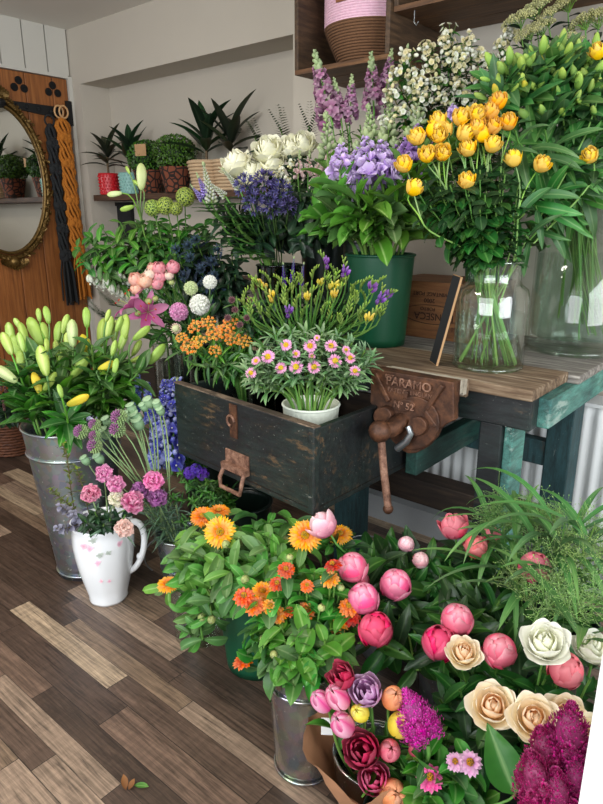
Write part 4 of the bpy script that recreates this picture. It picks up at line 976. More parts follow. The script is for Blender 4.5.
bpart('leg', (-.675, 1.56, 0), (-.612, 1.66, .715), 'black_paint'); bpart('leg_board', (-.611, 1.575, 0), (-.585, 1.665, .715), 'teal_paint', label='teal painted board on the leg'); bpart('leg', (-.63, 1.98, 0), (-.55, 2.08, .795), 'teal_dark')
bpart('leg', (-1.24, 1.66, 0), (-1.15, 1.75, .49), 'teal_dark'); bpart('leg', (-1.72, 1.66, 0), (-1.63, 1.75, .8), 'teal_dark'); bpart('leg', (-1.72, 2.0, 0), (-1.64, 2.08, .8), 'teal_dark')
bpart('stretcher', (-1.64, 1.9, .23), (-.55, 1.99, .325), 'dark_beam'); bpart('rail', (-.92, 1.985, .46), (-.63, 2.03, .545), 'teal_dark')
bpart('drawer_runner', (-.90, 1.56, .50), (-.86, 2.08, .585), 'teal_shade')  # runner's teal is a copy of the bench paint, darkened for shade
# the drawer, pulled out toward the room
FL, FR, BR, BL = V((-1.545, 1.215)), V((-.925, 1.15)), V((-.915, 1.60)), V((-1.50, 1.62))
dz0, dz1 = .505, .745
e0 = V((-1.235, 1.4, dz0)); 
def w3(p, z=0): return V((p.x, p.y, z))
fx = (w3(FR)-w3(FL)).normalized(); fn = V((fx.y, -fx.x, 0))   # outward normal of the drawer front
def dboard(p, q, th, inn, z0, z1, mat, M):
    t = (q-p).normalized(); nn = V((-t.y, t.x)) if inn else V((t.y, -t.x))
    poly = [p, q, q+nn*th, p+nn*th]; 
    if inn is False: poly = poly[::-1]
    M.prism([(a.x+1.1, a.y-1.9) for a in poly], z0, z1, mat)
M = MB()
dboard(FL, FR, .024, True, dz0, dz1, 'drawer_paint', M); dboard(FR, BR, .02, True, dz0, dz1-.004, 'drawer_paint', M); dboard(BR, BL, .02, True, dz0, dz1-.03, 'dark_beam', M); dboard(BL, FL, .02, True, dz0, dz1-.012, 'drawer_paint', M)
M.prism([(a.x+1.1, a.y-1.9) for a in (FL, FR, BR, BL)], dz0+.012, dz0+.024, 'dark_beam')
drawer = bevel(M.build('drawer', bench, False), .004, 2); drawer['label'] = 'black painted open drawer worn to the wood'
M = MB(); dboard(FL-V((.001, .001)), FR+V((.001, -.001)), .025, True, dz1-.001, dz1+.0015, 'rim_wood', M); M.build('worn_rim', drawer, False)
def dfp(u, v, off=.0):
    """point on the drawer front under a pixel"""
    r = (at(u, v, d=1)-CAMP); k = ((w3(FL)-CAMP).dot(fn)+off)/r.dot(fn); return CAMP+r*k-V((-1.1, 1.9, 0))
Mz = Matrix((fx, Z, fn)).transposed().to_4x4()
def dplate(M, c, w, h, th, mat):
    T = Mz.copy(); T.translation = c; M.prism([(-w/2, -h/2), (w/2, -h/2), (w/2, h/2), (-w/2, h/2)], 0, th, mat, T)
M = MB(); c = dfp(238, 461); dplate(M, c, .105, .055, .006, 'rust_light'); 
M.bar(c+fx*-.055+fn*.012+Z*-.02, c+fx*.055+fn*.012+Z*-.02, .02, .02, 'rust_light')
M.tube([c+fx*-.045+fn*.014+Z*-.02, c+fx*-.05+fn*.03+Z*-.055, c+fx*-.045+fn*.032+Z*-.082, c+fx*.045+fn*.032+Z*-.082, c+fx*.05+fn*.03+Z*-.055, c+fx*.045+fn*.014+Z*-.02], .0065, .0065, 'rust_light', 8)
bevel(M.build('pull_handle', drawer), .002)['label'] = 'rusty drop pull handle'
M = MB(); c = dfp(234, 421); dplate(M, c, .032, .10, .004, 'rust'); M.tube([c+fn*.006+fx*(-.008+.016*cos(TAU*k/12))+Z*.016*sin(TAU*k/12) for k in range(10)], .004, .004, 'rust_light', 6)
M.build('hasp', drawer)['label'] = 'small rusty hasp above the handle'
# the vise on the front
vy = 1.425; vo = V((-1.1, 1.9, 0))
def vp(zx, zy): p = at(360+zx/5.025, 355+zy/5.025, Y=vy); return (p.x+1.1, p.z)
XZ = Matrix(((1, 0, 0, 0), (0, 0, 1, 0), (0, 1, 0, 0), (0, 0, 0, 1)))   # polygon in x,z, thickness along y
out = [(55, 68), (470, 138), (470, 330), (425, 352), (392, 378), (372, 420), (330, 468), (285, 492), (240, 496), (200, 472), (150, 420), (115, 372), (98, 292), (72, 262), (50, 240)]
def vprism(M, pts, y0, y1, mat): M.prism([vp(*p) for p in pts][::-1], y0-1.9, y1-1.9, mat, XZ)
M = MB(); vprism(M, out, vy, vy+.028, 'rust')
def circ(cx, cy, rx, ry, n=20): return [(cx+rx*cos(TAU*k/n), cy+ry*sin(TAU*k/n)) for k in range(n)]
for k in range(3):
    pass
vprism(M, circ(270, 340, 150-15, 145-10), vy-.008, vy, 'rust'); vprism(M, circ(140, 295, 45, 45), vy-.03, vy-.004, 'rust'); vprism(M, circ(305, 350, 48, 48), vy-.022, vy-.004, 'rust')
vprism(M, circ(230, 250, 58, 32), vy-.012, vy-.006, 'rust'); vprism(M, [(165, 110), (330, 138), (330, 178), (165, 150)], vy-.006, vy, 'rust')
for a, b in (((80, 90), (150, 230)), ((340, 270), (420, 150)), ((330, 280), (385, 360)), ((240, 180), (232, 216))):
    pa, pb = vp(*a), vp(*b); M.bar(V((pa[0], vy-.004-1.9, pa[1])), V((pb[0], vy-.004-1.9, pb[1])), .014, .012, 'rust', V((0, 1, 0)))
vise = bevel(M.build('vise', bench, False), .006, 3); vise['label'] = "rusty cast iron bench vise with raised lettering"
def vtext(s, zx, zy, size, ang, mat='rust_light', yo=-.0075):
    x, z = vp(zx, zy); T = Matrix.Translation((x, vy+yo-1.9, z)) @ Matrix.Rotation(ang, 4, 'Y') @ Matrix.Rotation(pi/2, 4, 'X'); textmesh('raised_lettering', s, size, mat, vise, T, .002)
vtext('PARAMO', 250, 145, .034, .0); vtext('PATENT', 190, 180, .017, 0., yo=-.001); vtext('ENGLAND', 320, 203, .017, .0, yo=-.001); vtext('Nº 52', 232, 251, .026, 0, yo=-.013); vtext('BRIT', 150, 108, .014, 0, yo=-.001)
x, z = vp(185, 345); M = MB(); ya = vy-1.9
M.tube([V((vp(215, 330)[0], ya, vp(215, 330)[1])), V((x+.012, ya-.05, z)), V((x, ya-.085, z))], .026, .022, 'rust', 14, True); M.ball(V((x, ya-.085, z)), .031, 'rust', 14, 8, axis=(V((0, 1, 0)), .028)); M.build('screw_head', vise)
zb = at(391, 512, Y=vy-.085).z; M = MB(); xb = at(388, 510, Y=vy-.085).x+1.1
M.tube([V((x, ya-.085, z+.02)), V(((x+xb)/2, ya-.085, (z+zb)/2)), V((xb, ya-.085, zb+.01))], .0105, .0105, 'rust_light', 10, True); M.ball(V((xb, ya-.085, zb+.006)), .0145, 'rust', 10, 6); M.build('tommy_bar', vise)
M = MB(); pts = [V((vp(*q)[0], ya-.03, vp(*q)[1])) for q in ((270, 345), (285, 380), (262, 420), (215, 455))]; M.tube(pts, .008, .011, 'steel', 8, True); M.build('quick_release_lever', vise)['label'] = 'curved grey steel lever'
M = MB()
xr = vp(470, 138)[0]; zt = vp(470, 138)[1]; zb2 = vp(470, 330)[1]; xl = vp(60, 70)[0]
for k, (y0, y1, m, dz) in enumerate(((.028, .040, 'rust', 0), (.042, .066, 'jaw_wood', .02), (.068, .088, 'jaw_wood', .01), (.09, .104, 'bench_brown', .0))): M.box((xl+.01, vy+y0-1.9, zb2+.04+dz), (xr-.002*k, vy+y1-1.9, .845-.004*k), m)
M.build('jaw_board', vise, False)['label'] = 'pale worn wooden jaw packing'
# low dark stand behind the lily bucket
st = thing('plant_stand', 'low dark wooden stand mostly hidden behind the lilies', 'stand', (-2.3, 1.85, 0))
M = MB(); M.box((-.45, -.3, .47), (.45, .3, .5), 'dark_beam'); M.build('top', st, False)
for sx in (-.4, .4):
    for sy in (-.25, .25): M = MB(); M.box((sx-.03, sy-.03, 0), (sx+.03, sy+.03, .47), 'dark_beam'); M.build('leg', st, False)
# wine crate on the bench
c0 = V((-1.285, 2.03, .82)); rt = thing('wine_crate', 'brown wooden wine crate with upside-down printing on the bench', 'crate', c0)
M = MB(); W_, D_, H_ = .38, .27, .2
M.box((0, 0, 0), (W_, D_, H_), 'wine_crate'); bevel(M.build('box', rt, False), .004)
M = MB(); M.box((-.002, -.003, H_-.012), (W_+.002, D_+.002, H_+.004), 'wine_crate'); M.build('lid', rt, False)
def ctext(s, x, z, size): textmesh('printed_lettering', s, size, 'ink', rt, Matrix.Translation((x, -.0015, z)) @ Matrix.Rotation(pi, 4, 'Y') @ Matrix.Rotation(pi/2, 4, 'X'), .0004)
ctext('FONSECA', .20, .082, .036); ctext('PORTO', .175, .108, .018); ctext('2000', .18, .138, .022); ctext('VINTAGE PORT', .18, .162, .02); ctext('750 ML', .27, .045, .02)
M = MB(); M.tube([V((.19+.115*cos(TAU*k/32), -.001, .088+.034*sin(TAU*k/32))) for k in range(33)], .0012, .0012, 'ink', 4); M.build('printed_oval', rt)
# slate leaning on the jar
s0 = at(437, 366, z=.832); s1 = at(462, 277, Y=s0.y+.03); rt = thing('chalk_sign', 'small black chalkboard leaning on edge beside the glass jar', 'sign', s0)
e = s1-s0; tdir = e.normalized(); dd = V((-.62, .5, 0)); dd = (dd-tdir*dd.dot(tdir)).normalized(); nn = tdir.cross(dd)
Tm = Matrix((tdir, dd, nn)).transposed().to_4x4()
M = MB(); M.prism([(0, 0), (e.length, 0), (e.length, .052), (0, .052)], -.003, .003, 'card_brown', Tm); M.build('backing', rt, False)
M = MB(); M.prism([(0.002, 0.002), (e.length-.002, 0.002), (e.length-.002, .05), (0.002, .05)], .003, .0045, 'chalk_black', Tm); M.prism([(0.002, 0.002), (e.length-.002, 0.002), (e.length-.002, .05), (0.002, .05)], -.0045, -.003, 'chalk_black', Tm); M.build('writing_face', rt, False)
# ------------------------------------------------------------------ containers
def vessel(key, name, label, cat, c, h, r0, r1, mat, part=None, n=40, bands=(), lip=.006, th=.004, rib=0, ribn=0, inner=.9, water=None, bend=None):
    c = V(c); o = thing(name, label, cat, c)
    k = 12; prof = [(.001, .003), (r0*.9, .003), (r0, 0)]
    rr = lambda f: r0+(r1-r0)*f+(bend(f) if bend else 0)
    prof += [(rr(i/k), h*i/k) for i in range(1, k+1)]
    M = MB(); M.lathe(prof, mat, n, rib=rib, ribn=ribn)
    M.lathe([(rr(1), h), (rr(1)-th, h)]+[(rr(i/k)-th, h*i/k) for i in range(k-1, 0, -1)]+[(.001, .01)], mat, n)
    M.build(part or 'body', o)
    M = MB()
    if lip: M.tube([V((rr(1)*cos(TAU*i/n), rr(1)*sin(TAU*i/n), h)) for i in range(n+1)], lip, lip, mat, 8)
    if M.v: M.build('rim', o)
    for b, w in bands: M = MB(); M.tube([V(((rr(b)+.001)*cos(TAU*i/n), (rr(b)+.001)*sin(TAU*i/n), h*b)) for i in range(n+1)], w, w, mat, 6); M.build('band', o)
    if water:
        M = MB(); wz = h*water; M.lathe([(.001, .012)]+[(rr(i/8*water)-th-.001, .012+(wz-.012)*i/8) for i in range(9)]+[(.001, wz)], 'glass_water', n); M.build('water', o)
    CONT[key] = (c, c.z+h, r1*.92, r0*.8)
    return o
def wire(o, pts, r=.0025, mat='steel', name='handle'):
    M = MB(); M.tube(pts, r, r, mat, 6); return M.build(name, o)
vessel('lily', 'flower_bucket', 'tall galvanised bucket of lilies at the left', 'bucket', (-1.94, 1.075, 0), .565, .10, .163, 'galvanised', bands=((.84, .006), (.03, .004)), lip=.005)
# pitcher
pc = V((-1.712, 1.015, 0)); o = thing('china_pitcher', 'white china pitcher painted with pink roses on the floor', 'pitcher', pc)
prof = [(.001, .004), (.05, .004), (.062, 0), (.065, .01), (.064, .022), (.074, .06), (.088, .12), (.097, .18), (.100, .22), (.097, .255), (.095, .275), (.099, .29), (.094, .29), (.089, .26), (.09, .18), (.055, .04), (.001, .03)]
M = MB(); M.lathe(prof, 'pitcher_china', 48, rib=.012, ribn=8); M.build('body', o)
M = MB(); hd = V((.766, .643, 0))
M.tube([hd*.088+Z*.28]+bez([hd*.095+Z*.282, hd*.165+Z*.30, hd*.14+Z*.13, hd*.082+Z*.10], 12)+[hd*.07+Z*.095], .012, .01, 'pitcher_china', 8); M.ball(hd*.118+Z*.155, .013, 'pitcher_china', 8, 5); M.build('handle', o)
M = MB()
def onp(u, v, s, mat, n=5):
    r = at(u, v, d=1)-CAMP; p0 = CAMP-pc
    a = r.x**2+r.y**2; b = 2*(p0.x*r.x+p0.y*r.y); rad = .0985; cc = p0.x**2+p0.y**2-rad*rad; q = (-b-sqrt(max(0, b*b-4*a*cc)))/(2*a); p = p0+r*q; d = V((p.x, p.y, 0)).normalized()
    z = p.z
    for i in range(1, len(prof)-6):
        if prof[i][1] <= z <= prof[i+1][1]:
            f = (z-prof[i][1])/max(1e-6, prof[i+1][1]-prof[i][1]); rr = prof[i][0]+(prof[i+1][0]-prof[i][0])*f; break
    else: rr = .095
    p = d*(rr*1.012+.0015)+Z*z; t = d.cross(Z)
    for k in range(n): M.blade(p, t*cos(TAU*k/n)+Z*sin(TAU*k/n), d, s*R.uniform(.7, 1.7), s*R.uniform(.7, 1.1), mat, 0, nu=2, nv=3)
for u, v, s, m in ((84, 546, .013, 'petal_print'), (90, 549, .011, 'petal_print'), (119, 544, .012, 'petal_print'), (98, 563, .01, 'petal_print'), (101, 583, .008, 'petal_print'), (110, 583, .006, 'petal_print'), (93, 541, .011, 'leaf_print'), (100, 555, .01, 'leaf_print'), (108, 553, .008, 'leaf_print')):
    M = MB(); onp(u, v, s, m); M.build('painted_rose' if m == 'petal_print' else 'painted_leaf', o)
CONT['pitcher'] = (pc, .285, .085, .05)
o = vessel('small', 'flower_bucket', 'small galvanised bucket behind the white pitcher', 'bucket', (-1.60, 1.25, 0), .185, .068, .088, 'galvanised', bands=((.35, .003), (.65, .003)))
wire(o, bez([V((-.088, -.01, .15)), V((-.15, -.05, .12)), V((-.14, -.09, .06)), V((-.05, -.095, .06))], 10))
vessel('delph', 'flower_bucket', 'dark bucket of blue delphinium in shadow left of the drawer', 'bucket', (-1.74, 1.53, 0), .36, .09, .12, 'dark_plastic')
vessel('shadow', 'flower_bucket', 'dark bucket of violet flowers in the shadow under the drawer', 'bucket', (-1.52, 1.47, 0), .25, .08, .11, 'dark_plastic')
vessel('calglass', 'glass_vase', 'clear glass vase of calendula stems on the floor', 'vase', (-1.325, 1.085, 0), .24, .075, .085, 'glass_clear', bands=(), lip=.004, water=.6)
o = vessel('green', 'flower_bucket', 'dark green plastic bucket under the calendulas on the floor', 'bucket', (-1.10, 1.115, 0), .30, .092, .118, 'green_plastic', lip=.005)
o = vessel('zinc', 'flower_bucket', 'shiny zinc bucket of zinnias in the foreground', 'bucket', (-.765, .925, 0), .29, .07, .087, 'zinc_shiny', bands=((.84, .006), (.02, .004)), lip=.005)
vessel('tulip', 'flower_bucket', 'zinc bucket of tulips at the bottom edge', 'bucket', (-.545, .885, 0), .2, .07, .085, 'zinc_shiny', lip=.004)
vessel('celos', 'flower_bucket', 'dark bucket under the pink zinnias at the bottom edge', 'bucket', (-.42, .80, 0), .2, .06, .08, 'dark_plastic', lip=.004)
o = vessel('peony', 'flower_bucket', 'galvanised bucket with wire handle hidden under the peonies', 'bucket', (-.83, 1.40, 0), .27, .085, .11, 'galvanised', lip=.004)
hp_ = at(352, 566, d=1.8)-V((-.83, 1.40, 0))
wire(o, bez([V((-.11, -.02, .25)), V((-.2, -.05, .33)), V((-.16, .1, .34)), V((0, .11, .25))], 12))
o = vessel('peony2', 'flower_bucket', 'second galvanised bucket with wire handle behind the right hand peonies', 'bucket', (-.60, 1.35, 0), .27, .085, .11, 'galvanised', lip=.004)
wire(o, bez([V((-.11, .0, .25)), V((-.12, .06, .32)), V((0, .14, .32)), V((.11, .0, .25))], 12))
vessel('rose', 'flower_bucket', 'dark bucket of peach and white roses at the right', 'bucket', (-.36, 1.12, 0), .22, .085, .11, 'dark_plastic', lip=.004)
vessel('grass', 'flower_bucket', 'dark bucket of panicum grass below the bench end', 'bucket', (-.40, 1.42, 0), .30, .09, .12, 'dark_plastic', lip=.004)
vessel('plume', 'flower_bucket', 'dark bucket of wine red celosia behind the white plinth', 'bucket', (-.225, .87, 0), .22, .05, .06, 'dark_plastic', lip=.004)
# in and on the bench
vessel('aster', 'ribbed_pot', 'cream ribbed enamel pot of pink asters in the drawer', 'pot', (-1.085, 1.335, .53), .205, .066, .08, 'cream_enamel', n=96, rib=.012, ribn=32, lip=.004)
vessel('ascl', 'glass_jar', 'clear glass jar of orange butterfly weed in the drawer', 'jar', (-1.405, 1.39, .53), .24, .055, .055, 'glass_clear', lip=.004, water=.7)
vessel('free', 'glass_vase', 'glass vase of freesias at the back of the drawer', 'vase', (-1.235, 1.50, .53), .30, .065, .07, 'glass_dark', lip=.004, water=.7)
vessel('astr', 'glass_vase', 'glass vase of dark astrantia beside the freesias', 'vase', (-1.40, 1.52, .53), .30, .04, .045, 'glass_dark', lip=.004, water=.6)
vessel('stock', 'flower_bucket', 'bright green plastic bucket of lilac stock on the bench', 'bucket', (-1.17, 1.80, .831), .295, .092, .112, 'green_plastic_light', lip=.005)
vessel('agap', 'glass_vase', 'tall dark glass vase of purple agapanthus on the bench', 'vase', (-1.62, 1.80, .831), .24, .07, .085, 'glass_dark', lip=.004, water=.7)
vessel('wrose', 'flower_bucket', 'black bucket of white roses at the back of the bench', 'bucket', (-1.62, 2.08, .82), .33, .08, .1, 'dark_plastic')
vessel('snap', 'flower_bucket', 'black bucket of snapdragons behind the green bucket', 'bucket', (-1.32, 2.2-.28, .831), .33, .06, .075, 'dark_plastic')
vessel('white', 'flower_bucket', 'dark green bucket standing on the wine crate', 'bucket', (-.98, 2.17, 1.0245), .25, .055, .075, 'green_plastic', lip=.004)
# jar of yellow roses with shoulders
jc = V((-.735, 1.715, .831)); o = thing('glass_jar', 'clear glass jar of yellow roses on the bench', 'jar', jc); CONT['jar'] = (jc, jc.z+.275, .06, .22, .08)
M = MB(); jp = [(.001, .006), (.085, .006), (.096, .0), (.1, .012), (.1, .2), (.094, .222), (.076, .236), (.072, .245), (.074, .29), (.08, .297), (.076, .3), (.068, .29), (.067, .24), (.09, .215), (.094, .02), (.001, .016)]
M.lathe(jp, 'glass_clear', 48); M.build('glass_body', o)
M = MB(); M.tube([V((.077*cos(TAU*i/40), .077*sin(TAU*i/40), .297)) for i in range(41)], .004, .004, 'glass_clear', 8); M.build('rim', o); M = MB(); M.tube([V((.095*cos(TAU*i/40), .095*sin(TAU*i/40), .006)) for i in range(41)], .006, .006, 'glass_clear', 8); M.build('base_ring', o)
M = MB(); M.lathe([(.001, .017), (.092, .02), (.093, .155), (.001, .155)], 'glass_water', 40); M.build('water', o)
vc = at(574, 340, Y=2.17); vc = V((vc.x, 2.17, .82)); o = thing('glass_vase', 'large clear cylinder vase at the right end of the bench', 'vase', vc); CONT['bigvase'] = (vc, .82+.5, .12, .24, .11)
rv = .148; M = MB(); M.lathe([(.001, .02), (rv-.02, .02), (rv-.004, .0), (rv, .012), (rv, .06), (rv, .5), (rv-.007, .5), (rv-.007, .06), (rv-.02, .045), (.001, .04)], 'glass_clear', 56); M.build('glass_body', o)
M = MB(); M.tube([V((rv*cos(TAU*i/56), rv*sin(TAU*i/56), .5)) for i in range(57)], .005, .005, 'glass_clear', 8); M.build('rim', o); M = MB(); M.tube([V(((rv-.006)*cos(TAU*i/56), (rv-.006)*sin(TAU*i/56), .01)) for i in range(57)], .007, .007, 'glass_clear', 8); M.build('base_ring', o)
M = MB(); M.lathe([(.001, .045), (rv-.012, .05), (rv-.01, .31), (.001, .31)], 'glass_water', 48); M.build('water', o)
# on the stand / far left
vessel('leftf', 'flower_bucket', 'black bucket of arching white bell foliage on the stand', 'bucket', (-2.28, 1.92, .5), .30, .09, .115, 'dark_plastic')
vessel('thist', 'flower_bucket', 'black bucket of blue sea holly on the stand', 'bucket', (-2.02, 1.98, .5), .32, .08, .1, 'dark_plastic')
vessel('plily', 'glass_vase', 'clear glass vase of pink lilies on the stand', 'vase', (-2.14, 1.66, .5), .22, .06, .065, 'glass_clear', lip=.004, water=.6)
vessel('scab', 'glass_vase', 'slim glass vase of scabious and small roses on the stand', 'vase', (-1.93, 1.66, .5), .25, .05, .055, 'glass_dark', lip=.004, water=.6)
# wicker basket with dry heather on the floor at the far left
wb = at(12, 452, z=0); wb = V((wb.x-.03, wb.y+.03, 0)); rt = thing('wicker_basket', 'brown wicker basket on the floor by the door', 'basket', wb)
M = MB(); M.lathe([(.001, .005), (.13, .005), (.165, .22), (.155, .22), (.12, .02), (.001, .02)], 'wicker', 32)
for j in range(13):
    r = .133+.0027*j; M.tube([V(((r+.004*(-1)**(i+j))*cos(TAU*i/48), (r+.004*(-1)**(i+j))*sin(TAU*i/48), .012+.0165*j)) for i in range(49)], .0085, .0085, 'wicker', 5)
M.build('woven_body', rt); M = MB(); M.tube([V((.168*cos(TAU*i/40), .168*sin(TAU*i/40), .225)) for i in range(41)], .012, .012, 'wicker', 6); M.build('rim', rt)
CONT['wick'] = (V((wb.x, wb.y, .02)), .22, .14, .1)
# brown paper and tags
rt = thing('paper_wrap', 'brown kraft paper wrapped round the tulips', 'paper', CONT['tulip'][0]+V((0, 0, .05)))
M = MB(); pts = []
for j in range(6):
    for i in range(29):
        a = radians(150+200*i/28); r = .07+.075*j/5+.006*sin(i*1.3)*j/5; pts.append(V((r*cos(a), r*sin(a), .03+.16*j/5+(.02*sin(i*.9) if j == 5 else 0))))
M.grid(pts, 28, 5, 'kraft_paper'); M.build('folded_sheet', rt)
tp = at(331, 727, d=1.28); M = MB(); d = (CAMP-tp); d.z = 0; d.normalize(); s = d.cross(Z)
M.bar(V((0, 0, -.02)), V((0, 0, .022)), .04, .001, 'price_white', d); o = M.build('price_tag', None, False, tp); tag(o, 'small blank white card tag beside the zinc zinnia bucket', 'tag')
# fallen petal and leaf on the floor
lp = at(126, 790, z=.003); M = MB(); M.blade(V((0, 0, 0)), V((-.6, .3, .1)), Z, .035, .016, 'dead', .5, .4); M.blade(V((.004, .004, 0)), V((-.2, .7, .1)), Z, .025, .014, 'dead', .5, .4); o = M.build('fallen_petals', None, loc=lp); tag(o, 'two withered brown petals lying on the floor', 'petal')
lp = at(137, 788, z=.003); M = MB(); M.blade(V((-.012, 0, 0)), V((.8, .5, .08)), Z, .036, .016, 'leaf_bright', -.1, .3); o = M.build('fallen_leaf', None, loc=lp); tag(o, 'small fresh green leaf lying on the floor', 'leaf')
# ------------------------------------------------------------------ FLOWERS
def sp(u0, v0, u1, v1, d, key, d1=None):
    """a head lying from one picture point to another"""
    p = at(u0, v0, d=d); q = at(u1, v1, d=d1 or d); a = q-p
    return (u0, v0, d, key, a.length, a.normalized())
# --- lilies in the tall bucket
def lily(desc, buds, d=2.12, mult=1., ls=1.):
    flower('lily', 'lily', [sp(b[0], b[1], b[2], b[3], d+R.uniform(-.04, .04)+(b[5] if len(b) > 5 else 0), b[4] if len(b) > 4 else 'lily_bud') for b in buds], 'lily', desc, 'in the tall galvanised bucket', group='lilies in the tall bucket', stem='stem_green', sr=.0048, branch=.075, bloom_name='bud', lmult=mult, lscale=ls)
Y_ = 'lily_bud_yellow'; Pa = 'lily_bud_pale'
lily('pale lily stem with a large bud pointing left', [(17, 382, -6, 366, Pa), (12, 355, 2, 332)], 2.0)
lily('green lily stem with four small buds', [(13, 345, 8, 322), (22, 330, 14, 318), (27, 342, 19, 322), (20, 358, 12, 334)], 2.2)
lily('green lily stem with buds low at the left', [(22, 373, 20, 350), (38, 390, 24, 374), (24, 352, 19, 332)], 2.05)
lily('tall green lily stem with four crowded buds', [(42, 346, 29, 317), (40, 322, 38, 308), (49, 324, 45, 306), (48, 340, 42, 322)], 2.2)
lily('lily stem with long front bud turning yellow', [(47, 376, 40, 345), (40, 394, 33, 372, 'lily_bud_yellow'), (43, 391, 56, 372), (47, 352, 46, 338)], 1.98)
lily('green lily stem with buds spreading at the middle back', [(57, 344, 60, 321), (57, 357, 55, 340), (63, 334, 68, 314), (60, 366, 61, 352)], 2.18)
lily('pale lily stem with upright and slanting buds', [(73, 347, 72, 319, Pa), (70, 378, 88, 356), (68, 350, 67, 332)], 2.05)
lily('lily stem with one bud opening yellow at the top', [(87, 363, 82, 334, Y_), (87, 328, 86, 307), (90, 352, 88, 338)], 2.12)
lily('lily stem with a half open yellow flower low down', [(67, 405, 89, 395, Y_), (62, 398, 58, 384)], 1.93)
lily('green lily stem with four plump buds', [(101, 347, 104, 318), (107, 340, 112, 316), (106, 322, 110, 309), (114, 342, 116, 320)], 2.1)
lily('lily stem with a long yellow bud', [(98, 370, 118, 361, Y_), (114, 374, 117, 358), (112, 356, 116, 340)], 2.0)
lily('green lily stem with buds fanning right', [(124, 340, 126, 314), (119, 350, 126, 330), (132, 356, 141, 340), (116, 332, 122, 316)], 2.12)
lily('green lily stem leaning far right over the bucket rim', [(148, 364, 165, 344), (130, 362, 147, 356), (133, 340, 150, 326)], 2.1)
for u, v, ls in ((25, 372, 1.1), (100, 372, 1.1), (60, 382, 1.2), (38, 360, 1.), (118, 362, 1.), (140, 368, 1.), (75, 350, 1.), (50, 350, 1.), (92, 345, 1.), (15, 380, 1.2)):
    flower('lily', 'lily', [(u, v, 2.02, None, .01)], 'lily', 'leafy lily stem without buds', 'at the bucket rim', group='leafy lily stems in the tall bucket', sr=.0045, lscale=ls, lmult=1.1)
# --- carnations
for u, v, k, s, de in ((104, 474, 'carn_pink', .062, 'mid pink carnation standing tallest'), (91, 494, 'carn_cerise', .066, 'raspberry carnation with pale petal edges at the left'), (115, 485, 'carn_pink', .064, 'mid pink carnation in the middle'), (116, 499, 'carn_cream', .06, 'cream green carnation between pink ones'), (132, 503, 'carn_cerise', .08, 'large raspberry carnation with pale edges at the right'), (124, 529, 'carn_blush', .064, 'pale blush carnation drooping over the rim')):
    flower('carnation', 'pitcher', [(u, v, 1.93 if v < 520 else 1.9, k, s)], 'carn', de, 'in the white pitcher', group='carnations in the white pitcher', stem='stem_pale', cam=.9, up=.5, label=None, lmult=.6)
for u, v, k, s, de in ((154, 482, 'carn_bright', .075, 'bright pink carnation'), (140, 491, 'carn_purple', .066, 'purple carnation left of the bright pink one'), (157, 498, 'carn_purple', .07, 'purple carnation below the bright pink one')):
    flower('carnation', 'small', [(u, v, 1.98, k, s)], 'carn', de, 'in the small galvanised bucket', group='carnations in the small bucket', stem='stem_pale', cam=.8, up=.6, lmult=2.)
# --- sprigs in the pitcher
for u, v, st, de in ((62, 443, 'olive', 'upright olive twig with small leaves'), (75, 465, 'olive', 'shorter olive twig with small leaves'), (50, 487, 'olive', 'olive twig leaning left'), (60, 505, 'euc', 'purple grey eucalyptus sprig'), (72, 512, 'euc', 'purple grey eucalyptus sprig'), (56, 528, 'euc', 'purple grey eucalyptus sprig')):
    flower('foliage_sprig', 'pitcher', [(u, v, 1.92, None, .01)], st, de, 'in the white pitcher', cat='foliage', group='sprigs in the white pitcher', stem='stem_brown', sr=.0018)
for u, v in ((95, 512), (110, 518), (125, 515), (85, 520), (104, 524)): flower('foliage_sprig', 'pitcher', [(u, v, 1.9, None, .01)], 'dark', 'dark leafy sprig low at the rim', 'of the white pitcher', cat='foliage', group='dark leaves in the white pitcher', lscale=.55)
# --- poppy pods and alliums
for u, v, k, s in ((88, 428, 'allium', .055), (100, 432, 'allium', .045), (101, 442, 'allium', .055), (100, 421, 'allium', .045), (126, 414, 'allium', .06), (124, 426, 'allium', .058)):
    flower('allium', 'small', [(u, v+6, 1.93, k, s*.95)], 'stem', 'drumstick allium with purple tip and green base', 'left of the poppy heads', group='alliums in the small bucket', stem='stem_pale', cam=0, up=.6, out=.9, sr=.0026, lean=.5, bloom_name='flower_head')
for u, v, s in ((111, 421, .04), (109, 433, .045), (135, 409, .042), (141, 417, .045), (141, 424, .05), (147, 405, .034), (152, 402, .042), (159, 404, .038), (163, 409, .036), (131, 416, .042), (89, 459, .036), (103, 457, .04)):
    flower('poppy_head', 'small', [(u, v+6, 2.0, 'poppy', s*1.05)], 'stem', 'grey green poppy seed head on a long stalk', 'in the small bucket', cat='seed head', group='poppy seed heads in the small bucket', stem='stem_pale', cam=.1, up=1, out=.5, sr=.0026, lean=.5, bloom_name='seed_pod')
for u, v in ((150, 508), (165, 500), (176, 505), (160, 515), (172, 520), (145, 512)):
    flower('foliage_sprig', 'small', [(u, v, 2.02, None, .01)], 'carn', 'grey green leafy carnation shoot', 'in the small galvanised bucket', cat='foliage', group='leafy shoots in the small bucket', stem='stem_pale', lmult=2.5, lscale=.8)
